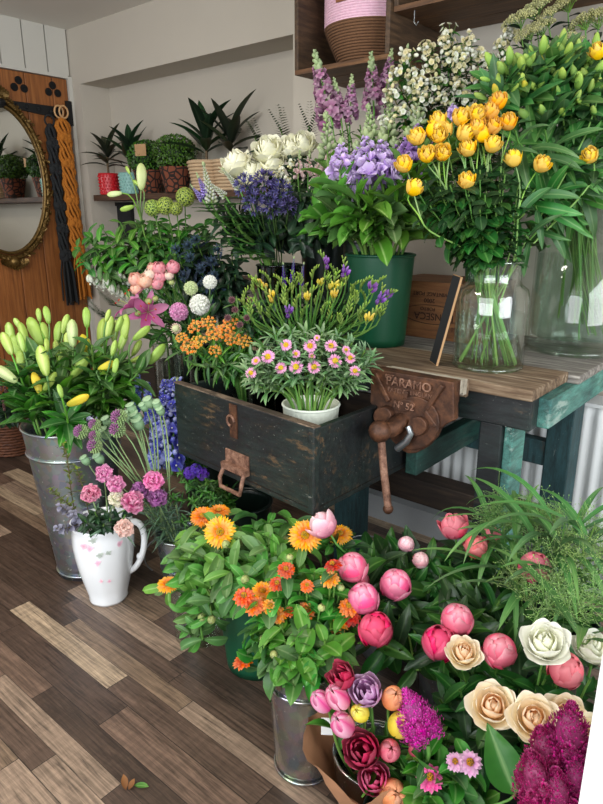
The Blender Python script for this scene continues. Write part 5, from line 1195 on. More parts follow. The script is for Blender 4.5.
# --- delphiniums
for a in ((136, 412, 138, 374), (150, 425, 147, 382), (163, 440, 165, 380), (172, 470, 176, 378), (158, 470, 156, 400)):
    flower('delphinium', 'delph', [sp(*a, 2.13, 'delph')], 'delph', 'blue delphinium spike', 'left of the drawer', group='delphiniums behind the poppy heads', bloom_name='flower_spike')
for u, v in ((185, 480), (200, 488), (210, 495), (190, 500), (178, 468), (205, 478), (195, 512), (180, 520), (215, 510), (170, 495)):
    flower('foliage_sprig', 'shadow', [(u, v, 2.0, None, .01)], 'snap', 'small leaved green shoot', 'in shadow below the drawer', cat='foliage', group='leafy shoots below the drawer', lmult=1.6)
for u, v in ((196, 470), (203, 474), (190, 473)):
    flower('verbena', 'shadow', [(u, v, 2.02, 'violet', .05)], 'thin', 'deep violet flower cluster', 'under the left end of the drawer', group='violet flowers below the drawer')
# --- calendula
for u, v, k, s, ax_, d, c, de in ((220, 532, 'calendula', .092, (.15, 1.0), 1.66, 'green', 'large golden calendula facing forward, left of the bucket group'), (305, 536, 'calendula', .092, (.3, 1.), 1.62, 'green', 'large golden calendula facing forward beneath the drawer corner'), (203, 517, 'calendula_deep', .075, (.9, .5), 1.74, 'calglass', 'orange calendula seen sideways behind the large left one'), (219, 512, 'calendula_deep', .07, (1., .1), 1.78, 'calglass', 'deep orange calendula edge-on below the drawer handle'), (168, 585, 'calendula', .065, (.9, .3), 1.72, 'calglass', 'orange calendula edge-on leaning out over the floor'), (340, 535, 'calendula', .075, (.8, .4), 1.7, 'green', 'orange calendula half hidden behind the pale peony'), (263, 592, 'calendula', .06, (.6, .5), 1.5, 'green', 'small orange calendula among the orange zinnias')):
    flower('calendula', c, [(u, v, d, k, s, (lambda p, a=ax_: (Z*a[0]+(CAMP-p).normalized()*a[1]).normalized()))], 'cal', de, '', group='calendulas', sr=.004, lmult=1. if u > 180 else .5, lscale=1. if u > 180 else .8)
cal_leaf = [(207, 560, 1.72), (212, 545, 1.74), (184, 610, 1.68), (190, 618, 1.66), (203, 590, 1.66), (210, 575, 1.66), (198, 590, 1.72), (215, 600, 1.6), (230, 570, 1.6), (240, 545, 1.68), (255, 530, 1.72), (270, 520, 1.75), (285, 540, 1.7), (262, 560, 1.6), (280, 565, 1.58), (245, 580, 1.55), (210, 560, 1.66), (230, 520, 1.78), (200, 620, 1.62), (178, 635, 1.66), (295, 520, 1.75), (225, 545, 1.64), (270, 545, 1.62), (192, 640, 1.62)]
for i, (u, v, d) in enumerate(cal_leaf):
    if u < 205: u += 12
    flower('calendula', 'calglass' if u < 226 else 'green', [(u, v, d, 'ran_green' if i % 3 == 0 else None, .022)], 'cal', 'leafy calendula with a green bud' if i % 3 == 0 else 'leafy flowerless calendula', 'over the glass vase' if u < 226 else 'in the green bucket', group='leafy calendula stems', sr=.004, bloom_name='bud', lscale=1. if u > 204 else .82, lmult=1.2)
# --- zinnias
zn = [(244, 597, 'zin_orange', .052, 'orange'), (255, 606, 'zin_orange', .052, 'orange'), (270, 607, 'zin_amber', .046, 'amber'), (277, 615, 'zin_amber', .05, 'amber'), (306, 611, 'zin_orange', .05, 'orange'), (243, 662, 'zin_orange', .05, 'orange'), (330, 579, 'zin_amber', .048, 'amber'), (333, 566, 'zin_red', .045, 'red'), (277, 584, 'zin_red', .04, 'red'), (286, 570, 'zin_red', .045, 'red'), (339, 623, 'zin_amber', .05, 'amber'), (322, 635, 'zin_amber', .052, 'amber'), (336, 636, 'zin_amber', .046, 'amber'), (349, 607, 'zin_orange', .05, 'orange'), (351, 617, 'zin_red', .048, 'red'), (307, 586, 'zin_orange', .035, 'orange'), (290, 612, 'zin_orange', .036, 'orange')]
for u, v, k, s, c in zn:
    side = (u, v) in ((243, 662), (290, 612), (333, 566))
    flower('zinnia', 'zinc', [(u, v, 1.42, k, s, (lambda p, si=side: ((Z*.9+(CAMP-p).normalized()*.25+V((-.3, 0, 0))) if si else (Z*.7+(CAMP-p).normalized()*.8)).normalized()))], 'zin', c+' zinnia', 'above the shiny zinc bucket', group=c+' zinnias', sr=.003, lmult=.8)
for i, (u, v, d) in enumerate([(285, 640, 1.36), (275, 655, 1.36), (300, 655, 1.32), (315, 660, 1.32), (265, 640, 1.4), (260, 620, 1.44), (305, 630, 1.36), (320, 610, 1.4), (300, 590, 1.46), (315, 570, 1.5), (290, 560, 1.52), (325, 595, 1.44), (335, 650, 1.34), (340, 590, 1.44), (280, 625, 1.38), (325, 640, 1.34), (345, 565, 1.5), (298, 605, 1.4)]):
    flower('zinnia', 'zinc', [(u, v, d, 'ran_green' if i % 3 == 1 else None, .018)], 'zin', 'leafy zinnia with a green bud' if i % 3 == 1 else 'leafy flowerless zinnia', 'over the zinc bucket', group='leafy zinnia stems', sr=.003, bloom_name='bud', lscale=1.15)
# --- peonies
def peony(u, v, k, s, d, c, de, ax_=None, lm=1.):
    s *= .9
    flower('peony', c, [(u, v+s*F/d*.42, d, k, s, ax_)], 'peony', de, '', group='peonies under the bench', stem='stem_green', sr=.0035, up=1., cam=.35, out=.4, lmult=lm)
Pn = 'peony'; P2 = 'peony2'
peony(331, 524, 'peony_open', .075, 1.6, Pn, 'pale pink peony tilted left, nearest the drawer corner', lambda p: V((-.75, -.1, .65)))
peony(355, 562, 'peony_pink', .078, 1.5, Pn, 'pink peony bud just below the tilted pale one')
peony(364, 594, 'peony_pink', .078, 1.45, Pn, 'pink peony bud directly above the small cerise peony')
peony(361, 577, 'peony_coral', .05, 1.56, Pn, 'coral peony bud peeking between two larger pink buds')
peony(396, 579, 'peony_pink', .08, 1.5, Pn, 'pink peony bud with a green sepal, right of the pair')
peony(375, 624, 'peony_cerise', .078, 1.4, Pn, 'cerise peony lowest at the left over the tulips')
peony(456, 614, 'peony_pink', .075, 1.36, P2, 'pink peony bud above the open peach rose')
peony(438, 637, 'peony_cerise', .075, 1.34, P2, 'cerise peony left of the small peach rose')
peony(499, 643, 'peony_pink', .075, 1.3, P2, 'pink peony bud right of the small peach rose')
peony(456, 527, 'peony_coral_open', .072, 1.6, P2, 'coral peony opening at the back before the beam')
peony(473, 542, 'peony_coral', .062, 1.56, P2, 'coral peony bud right of the opening back peony')
peony(489, 536, 'peony_coral', .055, 1.62, P2, 'coral peony half hidden by grass at the back')
peony(405, 541, 'peony_pale', .045, 1.64, Pn, 'small pale pink peony bud farthest back')
peony(419, 557, 'peony_pale', .045, 1.6, Pn, 'small pale pink peony bud with pointed leaves beside it')
peony(532, 562, 'peony_coral', .075, 1.42, P2, 'coral peony bud in the misty grass')
peony(560, 662, 'peony_coral', .07, 1.2, 'rose', 'coral peony bud behind the white rose')
for i, (u, v, d, c) in enumerate([(380, 600, 1.46, Pn), (400, 620, 1.44, Pn), (410, 600, 1.5, Pn), (420, 640, 1.4, Pn), (400, 650, 1.38, Pn), (430, 590, 1.52, Pn), (440, 575, 1.56, P2), (450, 560, 1.58, P2), (430, 560, 1.58, Pn), (470, 580, 1.5, P2), (480, 610, 1.42, P2), (500, 600, 1.42, P2), (515, 620, 1.36, P2), (420, 670, 1.34, Pn), (450, 670, 1.32, P2), (480, 665, 1.3, P2), (470, 640, 1.34, P2), (520, 650, 1.3, P2), (385, 650, 1.38, Pn), (500, 570, 1.5, P2), (490, 555, 1.56, P2), (460, 600, 1.46, P2), (440, 610, 1.46, P2), (415, 575, 1.56, Pn), (375, 560, 1.58, Pn), (440, 700, 1.28, 'rose'), (465, 720, 1.24, 'rose'), (520, 680, 1.24, 'rose'), (545, 680, 1.2, 'rose'), (560, 610, 1.32, 'rose'), (590, 680, 1.14, 'rose'), (500, 690, 1.24, 'rose'), (460, 690, 1.26, 'rose'), (480, 740, 1.2, 'rose'), (520, 735, 1.16, 'rose')]):
    flower('peony' if c != 'rose' else 'rose', c, [(u, v, d, None, .01)], 'peony', 'dark leafy flowerless peony' if c != 'rose' else 'dark leafy flowerless rose', 'in the left peony bucket' if c == Pn else 'in the right peony bucket' if c == P2 else 'among the peach roses', group='leafy stems around the peonies', sr=.003, lmult=1.1)
# --- roses at the right
for u, v, k, s, d, de, ax_ in ((464, 652, 'rose_peach', .068, 1.27, 'small peach rose between the cerise and pink peonies', (.6, .5)), (493, 706, 'rose_peach', .084, 1.14, 'full peach rose, left of the larger pair', (.45, .9)), (534, 718, 'rose_peach', .082, 1.1, 'full peach rose partly behind the wine red celosia', (.45, .9)), (582, 738, 'rose_peach', .078, 1.06, 'peach rose cut off by the white plinth', (.5, .9)), (545, 642, 'rose_white', .086, 1.16, 'large creamy white rose under the misty grass', (.75, .6)), (594, 648, 'rose_white', .08, 1.22, 'white rose at the right edge behind a grass blade', (.8, .2)), (566, 716, 'rose_peach', .075, 1.12, 'peach rose mostly hidden behind the celosia plume', (.5, .8))):
    flower('rose', 'rose', [(u, v, d, k, s, (lambda p, a=ax_: (Z*a[0]+(CAMP-p).normalized()*a[1]).normalized()))], 'rose', de, '', group='garden roses', sr=.0032, attach=.35, n=10)
# --- tulips
tl = [(349, 670, 'tul_red_double', .055, 'dark red double tulip at the top'), (370, 683, 'tul_lilac_double', .062, 'lilac double tulip'), (389, 691, 'tul_orange', .052, 'peach tulip bud beside the magenta celosia'), (328, 698, 'tul_pink', .046, 'pink tulip farthest left'), (345, 692, 'tul_pink', .055, 'pink and white tulip above the yellow one'), (364, 706, 'tul_yellow', .042, 'small pale yellow tulip'), (395, 715, 'tul_yellow', .06, 'bright yellow tulip against the celosia'), (349, 718, 'tul_pink', .055, 'pink and white tulip below the other pink pair'), (366, 738, 'tul_red_double', .07, 'large dark red double tulip in the middle'), (388, 741, 'tul_coral', .05, 'coral tulip below the yellow one'), (374, 766, 'tul_cerise', .062, 'cerise tulip at the left of the orange one'), (389, 779, 'tul_orange', .064, 'soft orange tulip low in the bunch'), (412, 741, 'tul_coral', .045, 'coral tulip under the celosia plume'), (396, 800, 'tul_blush', .05, 'pale blush tulip at the bottom edge'), (412, 785, 'tul_red_double', .05, 'dark red tulip in shadow at the bottom')]
for u, v, k, s, de in tl:
    flower('tulip', 'tulip', [(u, v+s*230, 1.2, k, s)], 'tulip', de, 'in the kraft paper bunch', group='tulips in kraft paper', up=.9, cam=.3, out=.7, sr=.0035, lscale=.6, lmult=.7)
# --- celosia and pink zinnias
flower('celosia', 'tulip', [sp(428, 745, 405, 690, 1.13, 'celosia', 1.16)], 'cel', 'magenta celosia plume', 'among the tulips', sr=.005, bloom_name='plume', lscale=.7)
for u0, v0, u1, v1, d, de in ((566, 772, 572, 704, .98, 'wine red celosia plume, tallest beside the white plinth'), (545, 812, 530, 752, .95, 'wine red celosia plume leaning left over the bottom edge'), (578, 812, 574, 752, .95, 'wine red celosia plume against the white plinth'), (560, 830, 556, 770, .93, 'wine red celosia plume lowest at the bottom edge'), (552, 782, 540, 728, .98, 'small wine red celosia plume left of the tallest')):
    flower('celosia', 'plume', [sp(u0, v0, u1, v1, d, 'celosia_w')], 'none', de, '', group='wine red celosia', sr=.005, bloom_name='plume')
for u, v, k, s, de in ((430, 778, 'zin_pink', .05, 'bright pink zinnia'), (455, 762, 'zin_pale', .036, 'small pale lilac zinnia at the left of a pair'), (470, 763, 'zin_pale', .047, 'larger pale lilac zinnia at the right of a pair')):
    flower('zinnia', 'celos', [(u, v, 1.12, k, s, (lambda p: (Z*.4+(CAMP-p).normalized()).normalized()))], 'zin', de, 'in the bottom edge bucket', group='pink zinnias', sr=.003, lscale=.9)
for u, v in ((410, 755), (440, 740), (450, 720), (445, 790), (465, 790), (480, 790), (455, 775), (420, 800), (440, 705)):
    flower('zinnia', 'celos', [(u, v+14, 1.2, None, .01)], 'zin', 'leafy flowerless zinnia', 'in the bottom edge bucket', group='leafy pink zinnia stems', sr=.003, lscale=1.1)
def bigleaf(M, pts): M.blade(pts[-1], (at(492, 735, d=1.1)-at(515, 795, d=1.08)), (CAMP-at(500, 760, d=1.1)), .118, .066, 'leaf_mid', -.3, .3, p=.7, q=1.05, nu=6, nv=10, wave=.05)
flower('celosia', 'celos', [(515, 795, 1.08, None, .01)], 'none', 'single large veined leaf standing up', 'between roses and pink zinnias', cat='foliage', extra=bigleaf)
# --- grass
def blades(n, L, W, mat='grass_blade'):
    def f(M, pts):
        for i in range(n):
            p = pts[0].lerp(pts[-1], R.uniform(.2, .9)); a = R.random()*TAU
            M.blade(p, dirp(a, R.uniform(.7, 1.2)), Z, L*R.uniform(.7, 1.2), W*R.uniform(.7, 1.2), mat, R.uniform(-2.2, -.9), .35, p=.7, q=.7, nu=2, nv=10)
    return f
def mist(M, pts):
    t = pts[-1]
    for i in range(22):
        d = dirp(R.random()*TAU, R.uniform(-.1, 1.4)); L = R.uniform(.04, .10); p0 = pts[-2].lerp(t, R.random()); e = p0+d*L
        M.tube([p0, p0.lerp(e, .5)+V((0, 0, .008)), e], .0005, .0004, 'grass_mist', 3)
        for k in range(9):
            q = p0.lerp(e, R.uniform(.35, 1)); d2 = dirp(R.random()*TAU, R.uniform(-.5, 1.2)); e2 = q+d2*R.uniform(.01, .035); M.tube([q, e2], .0004, .0003, 'grass_mist', 3); M.ball(e2, .0013, 'grass_mist', 4, 2, axis=(d2, .0026))
for u, v, d in ((492, 515, 1.6), (520, 522, 1.55), (545, 525, 1.5), (572, 530, 1.45), (592, 535, 1.42), (600, 555, 1.38), (560, 545, 1.42), (530, 525, 1.5), (505, 520, 1.58), (585, 570, 1.32), (560, 585, 1.32), (540, 560, 1.42), (520, 590, 1.38), (600, 600, 1.26), (575, 615, 1.26), (545, 605, 1.3)):
    flower('panicum_stem', 'grass', [(u, v, d, None, .01)], 'none', 'misty panicum stem with fine seed heads', 'below the bench end', cat='foliage', group='panicum grass in the dark bucket', sr=.0012, extra=lambda M, p: (mist(M, p), blades(1, .22, .014)(M, p)))
for u, v, d in ((482, 512, 1.6), (500, 515, 1.52), (530, 510, 1.46), (555, 510, 1.42), (580, 510, 1.36), (595, 525, 1.32), (515, 525, 1.46), (565, 520, 1.36), (510, 540, 1.5), (540, 540, 1.42), (570, 560, 1.34), (590, 640, 1.18)):
    flower('blade_shoot', 'grass', [(u, v, d, None, .01)], 'none', 'arching broad bladed green shoot', 'below the bench end', cat='foliage', group='broad grass blades in the dark bucket', sr=.0018, extra=blades(7, .24, .019))
# --- asters
for u, v, s in ((268, 357, .042), (281, 368, .036), (296, 367, .042), (286, 345, .036), (310, 346, .04), (314, 367, .04), (331, 346, .038), (335, 361, .042), (350, 358, .034), (355, 371, .034), (251, 373, .034), (296, 354, .026), (312, 356, .022), (256, 361, .028), (346, 350, .026), (317, 338, .02)):
    flower('aster', 'aster', [(u, v, 1.62, 'aster', s)], 'aster', 'pink aster with yellow centre' if s > .03 else 'small half open pink aster', 'in the cream ribbed pot', group='pink asters in the ribbed pot', cam=.8, up=.5, out=.5, lmult=1.4)
for u, v in ((262, 345), (275, 335), (290, 330), (305, 332), (322, 332), (338, 336), (352, 342), (365, 350), (372, 357), (250, 355), (246, 368), (255, 382), (365, 366), (270, 375), (345, 378), (325, 375), (300, 345), (320, 355), (285, 357), (262, 365), (358, 380)):
    flower('aster', 'aster', [(u, v, 1.64, None, .01)], 'aster', 'leafy aster stem without a flower', 'in the cream ribbed pot', group='leafy aster stems in the ribbed pot', lmult=1.6)
# --- butterfly weed
for u, v, s in ((214, 333, .055), (196, 327, .05), (190, 347, .055), (182, 338, .04), (230, 323, .05), (233, 339, .05), (244, 342, .045), (216, 351, .04), (199, 342, .05), (208, 323, .045), (224, 331, .05)):
    flower('butterfly_weed', 'ascl', [(u, v, 1.86, 'asclep', s*1.05)], 'ascl', 'orange butterfly weed cluster', 'in the glass jar', group='butterfly weed in the drawer', cam=.4, up=.8, bloom_name='flower_cluster')
for u, v in ((175, 345), (205, 360), (225, 360), (240, 358), (190, 362), (215, 365), (250, 335)): flower('butterfly_weed', 'ascl', [(u, v, 1.86, None, .01)], 'ascl', 'leafy butterfly weed shoot without flowers', 'in the glass jar', group='leafy butterfly weed shoots', lmult=1.5, lscale=1.2)
# --- freesias
FG = 'free_g'
fr = [(319, 290, 'free_y'), (331, 293, 'free_y'), (307, 305, 'free_y'), (275, 304, 'free_y'), (265, 292, 'free_y'), (333, 303, 'free_y'), (366, 326, 'free_y'), (289, 320, 'free_p'), (368, 296, 'free_p'), (383, 302, 'free_p'), (343, 282, 'free_p'), (325, 272, 'free_p'), (376, 308, 'free_p')]
for u, v, k in fr:
    y = k == 'free_y'
    flower('freesia', 'free', [(u, v, 1.74 if u != 289 else 1.68, k, .088)], 'free', 'yellow budded freesia' if y else 'purple freesia', 'behind the asters', group='%s freesias' % ('yellow' if y else 'purple'), cam=.15, up=1., out=.6, bloom_name='flower_comb')
for u, v in ((245, 300), (255, 290), (252, 312), (282, 283), (292, 290), (300, 280), (312, 275), (337, 285), (350, 290), (355, 300), (360, 285), (348, 310), (372, 318), (296, 305), (322, 310), (262, 310), (285, 300), (340, 320), (358, 312)):
    flower('freesia', 'free', [(u, v+5, 1.76, FG, .07)], 'free', 'green freesia stem in tight bud', 'behind the asters', group='freesias in tight bud', cam=.25, up=1., out=.3, bloom_name='flower_comb')
for u, v in ((280, 320), (300, 318), (320, 320), (335, 315), (310, 312), (345, 305), (265, 322), (350, 325)): flower('freesia', 'free', [(u, v, 1.76, None, .01)], 'free', 'bare green freesia leaf shoot', 'behind the asters', cat='foliage', group='freesia leaf shoots', lmult=2.2)
for a in ((284, 286, 283, 262), (292, 283, 294, 256), (301, 286, 304, 262)):
    flower('veronica', 'free', [sp(*a, 1.86, 'veronica')], 'thin', 'dark blue speedwell spike', 'behind the yellow freesias', group='speedwell spikes', bloom_name='flower_spike')
for u, v in ((235, 310), (240, 325), (228, 318), (250, 300), (247, 318), (232, 300)):
    flower('astrantia', 'astr', [(u, v, 1.84, 'astran', .03)], 'ascl', 'small dark burgundy astrantia', 'between butterfly weed and freesias', group='astrantia in the drawer', lmult=1.2)
for u, v in ((248, 306), (258, 282), (270, 278), (278, 290), (288, 296), (296, 282), (306, 290), (316, 300), (328, 285), (334, 275), (346, 278), (352, 292), (364, 300), (374, 285), (380, 312), (270, 312), (302, 312), (330, 316), (360, 318)):
    flower('freesia', 'free', [(u, v+6, 1.8, FG, .068)], 'free', 'green freesia spray at the back', 'behind the asters', group='freesia sprays at the back', cam=.25, up=1., out=.3, bloom_name='flower_comb')
for u, v in ((260, 305), (285, 310), (305, 300), (325, 300), (345, 300), (270, 295), (360, 310), (245, 320)): flower('foliage_sprig', 'free', [(u, v, 1.85, None, .01)], 'foliage_d', 'dark leafy sprig', 'deep among the freesias', cat='foliage', group='dark sprigs among the freesias', lscale=.8)
# --- lilac stock in the green bucket
for a, k, de in (((340, 176, 342, 138), 'stock', 'lilac stock spike with pale bud tip'), ((357, 190, 357, 142), 'stock', 'lilac stock spike with pale bud tip'), ((370, 188, 366, 128), 'stock', 'lilac stock spike with pale bud tip'), ((384, 186, 382, 132), 'stock', 'lilac stock spike with pale bud tip'), ((395, 183, 394, 138), 'stock_v', 'violet stock spike'), ((408, 172, 408, 128), 'stock_v', 'violet stock spike'), ((420, 150, 416, 120), 'stock_v', 'violet stock spike'), ((454, 122, 452, 102), 'stock', 'lilac stock spike above the yellow roses'), ((328, 160, 326, 112), 'stock_green', 'pale green stock spike in bud'), ((372, 140, 368, 104), 'stock_green', 'pale green stock spike in bud'), ((388, 140, 390, 100), 'stock_green', 'pale green stock spike in bud'), ((418, 126, 415, 90), 'stock_green', 'pale green stock spike in bud')):
    d = 1.79 if 'green' not in k else 1.94
    flower('stock', 'stock', [sp(*a, d, k, d+.06)], 'stock', de, 'in the bright green bucket' if 'above' not in de else '', group='stock in the green bucket', sr=.005, bloom_name='flower_spike', lmult=1.)
for u, v, d in ((328, 203, 1.9), (345, 202, 1.88), (360, 210, 1.84), (380, 210, 1.84), (400, 206, 1.86), (420, 204, 1.88), (316, 212, 1.9), (350, 216, 1.84), (375, 218, 1.82), (400, 216, 1.84), (427, 214, 1.88), (338, 210, 1.88), (390, 214, 1.82), (365, 214, 1.82), (412, 212, 1.84)):
    flower('stock', 'stock', [(u, v, d, None, .01)], 'stock', 'leafy stock stem with broad leaves', 'over the bright green bucket', cat='foliage', group='leafy stock stems', sr=.005, lscale=1.1, lmult=.8)
# --- yellow spray roses in the jar
yr = [[(427, 132), (441, 124), (439, 136), (420, 140)], [(427, 157), (443, 154), (448, 134)], [(458, 135), (458, 121), (471, 118)], [(407, 167), (409, 191)], [(470, 151), (478, 131)], [(489, 148), (479, 130, 'a'), (494, 129, 'a'), (486, 138)], [(468, 184)], [(516, 163), (537, 167)], [(594, 156)], [(473, 116), (491, 116, 'a')], [(500, 105, 'a'), (510, 125, 'a')], [(600, 55)]]
ylab = ['yellow spray rose stem with four crowded blooms at the left', 'yellow spray rose stem with three blooms above the violet stock', 'yellow spray rose stem with three blooms at the top', 'yellow spray rose stem with two hanging blooms at the far left', 'yellow spray rose stem with a lone pair in the middle', 'amber and yellow spray rose stem beside the alstroemeria', 'yellow spray rose stem with one low open bloom', 'yellow spray rose stem with two blooms under the alstroemeria', 'yellow rose bloom before the large vase at right', 'yellow and amber spray rose stem at the back', 'amber spray roses among the alstroemeria buds', 'yellow rose at the top right edge']
for L, lb in zip(yr, ylab):
    flower('spray_rose', 'jar', [(b[0], b[1]+4, 1.6 if b[0] < 590 else 1.66, 'spray_amber' if len(b) > 2 else 'spray_yellow', .047, None if R.random() < .4 else (lambda p: (Z*.6+V((R.uniform(-1, 1), R.uniform(-1, 1), 0))*.7+(CAMP-p).normalized()*.35).normalized())) for b in L], 'spray', lb, '', cat='rose', group='yellow spray roses in the jar', cam=.3, up=.8, out=.45, stem='stem_bright', sr=.003, branch=.09, lmult=1.5, lscale=1.15, lean=.9)
for u, v, d in ((440, 190, 1.62), (455, 200, 1.6), (470, 205, 1.58), (485, 195, 1.58), (500, 190, 1.6), (430, 205, 1.66), (445, 208, 1.64), (465, 212, 1.6), (480, 210, 1.58), (495, 205, 1.6), (460, 170, 1.62), (480, 170, 1.6), (505, 175, 1.6), (425, 180, 1.68), (450, 185, 1.6), (435, 172, 1.66), (420, 195, 1.68), (450, 160, 1.64), (470, 160, 1.62), (490, 160, 1.62), (505, 155, 1.64), (520, 180, 1.62), (440, 155, 1.68), (430, 160, 1.7), (480, 180, 1.58), (465, 185, 1.58)):
    flower('spray_rose', 'jar', [(u, v, d, None, .01)], 'spray', 'leafy rose stem without a bloom', 'in the yellow rose jar', cat='foliage', group='leafy rose stems in the jar', sr=.0024, lmult=1.5, lscale=1.2, lean=.9)
# --- alstroemeria leaning out of the large vase
al = [(505, 72), (527, 88), (541, 80), (515, 98), (546, 112), (563, 106), (560, 76), (585, 96), (575, 60), (592, 62), (600, 86), (500, 92), (555, 58), (535, 62), (522, 70), (580, 80), (598, 112), (570, 90)]
for u, v in al:
    flower('alstroemeria', 'bigvase', [(u, v+12, 1.74, 'alstro', .125)], 'alst', 'green alstroemeria stem in bud', 'over the jar and large vase', group='alstroemeria in bud', cam=.3, up=.9, out=.5, sr=.0035, bloom_name='bud_cluster', base_z=.90+R.uniform(0, .06), lmult=1.1, lscale=1.15)
for u, v, d in ((520, 190, 1.62), (535, 205, 1.66), (510, 215, 1.62), (550, 190, 1.72), (545, 225, 1.72), (525, 235, 1.66), (530, 150, 1.66), (560, 150, 1.72), (585, 140, 1.76), (545, 130, 1.66), (515, 130, 1.62), (575, 200, 1.78), (500, 145, 1.62), (570, 170, 1.74), (595, 180, 1.8)):
    flower('alstroemeria', 'bigvase', [(u, v, d, None, .01)], 'alst', 'leafy alstroemeria stem without buds', 'over the jar and large vase', cat='foliage', group='leafy alstroemeria stems', sr=.0035, base_z=.90, lscale=1.5, lmult=1.2)
# --- cream umbels at the top right
for u, v, s in ((520, 20, .09), (535, 12, .10), (548, 18, .09), (530, 32, .08), (568, 4, .09), (585, 22, .09), (598, 20, .10), (562, 42, .08), (575, 45, .07), (542, 28, .08)):
    flower('viburnum', 'bigvase', [(u, v+4, 1.9, 'umbel', s)], 'foliage_d', 'cream green umbel flower', 'at the top right under the crate shelf', group='cream umbels at top right', cam=.3, up=1, base_z=.87, lmult=.45, bloom_name='flower_head')
# --- white blossom
wh = [(418, 80, 'white_cluster'), (435, 70, 'cream_cluster'), (447, 50, 'cream_cluster'), (460, 74, 'cream_cluster'), (478, 62, 'cream_cluster'), (425, 104, 'white_cluster'), (440, 88, 'white_cluster'), (460, 92, 'white_cluster'), (404, 118, 'white_cluster'), (480, 82, 'cream_cluster'), (500, 52, 'cream_cluster'), (470, 48, 'cream_cluster'), (430, 55, 'cream_cluster'), (485, 100, 'white_cluster'), (410, 62, 'cream_cluster'), (455, 62, 'white_cluster'), (445, 105, 'white_cluster'), (415, 95, 'cream_cluster'), (470, 105, 'white_cluster'), (490, 70, 'white_cluster'), (395, 100, 'white_cluster'), (398, 80, 'cream_cluster'), (390, 128, 'white_cluster'), (420, 120, 'white_cluster'), (505, 70, 'white_cluster'), (510, 40, 'cream_cluster'), (450, 40, 'white_cluster'), (425, 88, 'cream_cluster'), (465, 60, 'cream_cluster'), (495, 88, 'white_cluster')]
for u, v, k in wh:
    flower('blossom_branch', 'white', [(u, v, 1.98, k, .072)], 'white', '%s blossom branch' % ('white' if k[0] == 'w' else 'cream'), 'below the top right crate', group='white and cream blossom branches', cam=.4, up=.8, stem='stem_brown', bloom_name='blossom_cluster', lmult=1.3)
for a in ((447, 52, 446, 28), (405, 66, 408, 44)): flower('blossom_branch', 'white', [sp(*a, 2.0, 'white_spike')], 'white', 'upright cream flower spike', 'above the white blossom', group='cream spikes above the blossom', bloom_name='flower_spike')
# --- snapdragons
for a, de in (((332, 122, 314, 50), 'pink snapdragon spike, tallest at the left'), ((350, 118, 352, 74), 'short pink snapdragon spike in the middle'), ((374, 112, 371, 52), 'pink snapdragon spike right of centre'), ((386, 90, 392, 48), 'pink snapdragon spike nearest the white blossom'), ((342, 125, 334, 78), 'pink snapdragon spike half hidden between two others')):
    flower('snapdragon', 'snap', [sp(*a, 2.1, 'snap')], 'snap', de, 'below the pink basket crate', group='snapdragons under the wall crate', bloom_name='flower_spike', lmult=1.2)
for u, v in ((340, 130), (350, 135), (360, 125), (345, 120), (365, 138), (335, 140)): flower('snapdragon', 'snap', [(u, v, 2.1, None, .01)], 'snap', 'leafy snapdragon shoot', 'under the pink snapdragons', cat='foliage', group='leafy snapdragon shoots', lmult=1.4)
# --- white roses, blush stock and ferns
for u, v, s, de in ((236, 158, .105, 'creamy white rose at the far left before the woven pots'), (252, 167, .1, 'creamy white rose second from left, lower'), (268, 144, .105, 'tall creamy white rose standing upright'), (302, 138, .095, 'creamy white rose at the right of the group'), (290, 142, .09, 'creamy white rose behind the right hand one'), (272, 158, .09, 'creamy white rose half hidden under the upright one')):
    flower('rose', 'wrose', [(u, v+7, 2.26, 'rose_cream', s*1.3)], 'rose', de, '', group='white roses at the back', cam=.3, up=1., attach=.3)
for a in ((298, 178, 300, 150), (308, 175, 310, 150), (318, 178, 320, 152), (326, 170, 330, 140), (312, 190, 314, 168)):
    flower('stock', 'wrose', [sp(*a, 2.12, 'stock_blush')], 'rose', 'blush pink stock spike', 'left of the lilac stock', group='blush stock spikes', bloom_name='flower_spike')
for u, v in ((283, 172), (288, 182), (278, 178), (292, 166), (285, 190)): flower('snowberry', 'wrose', [(u, v, 2.14, 'white_cluster', .045)], 'snap', 'small white flowered sprig', 'right of the agapanthus', group='white sprigs beside the agapanthus', bloom_name='flower_cluster')
def fernleaf(M, pts):
    for k in range(3):
        t = (pts[-1]-pts[-3]).normalized(); d = (t+V((R.uniform(-.5, .5), R.uniform(-.5, .5), .3))).normalized(); L = .13; s = d.cross(Z).normalized()
        for i in range(14):
            f = i/14; p = pts[-2]+d*L*f
            for g in (-1, 1): M.blade(p, (s*g+d*.5).normalized(), Z, .04*(1-f*.8), .009, 'fern', -.2, nu=1, nv=3)
for u, v, d, c, de in ((280, 128, 2.3, 'wrose', 'dark fern frond between the white roses'), (255, 138, 2.34, 'wrose', 'dark fern frond left of the upright white rose'), (309, 126, 2.3, 'wrose', 'dark fern frond right of the white roses'), (112, 300, 2.5, 'leftf', 'dark fern frond behind the pink lily'), (103, 312, 2.5, 'leftf', 'dark fern frond by the recess wall')):
    flower('fern_frond', c, [(u, v, d, None, .01)], 'none', de, '', cat='fern', group='dark fern fronds', extra=fernleaf)
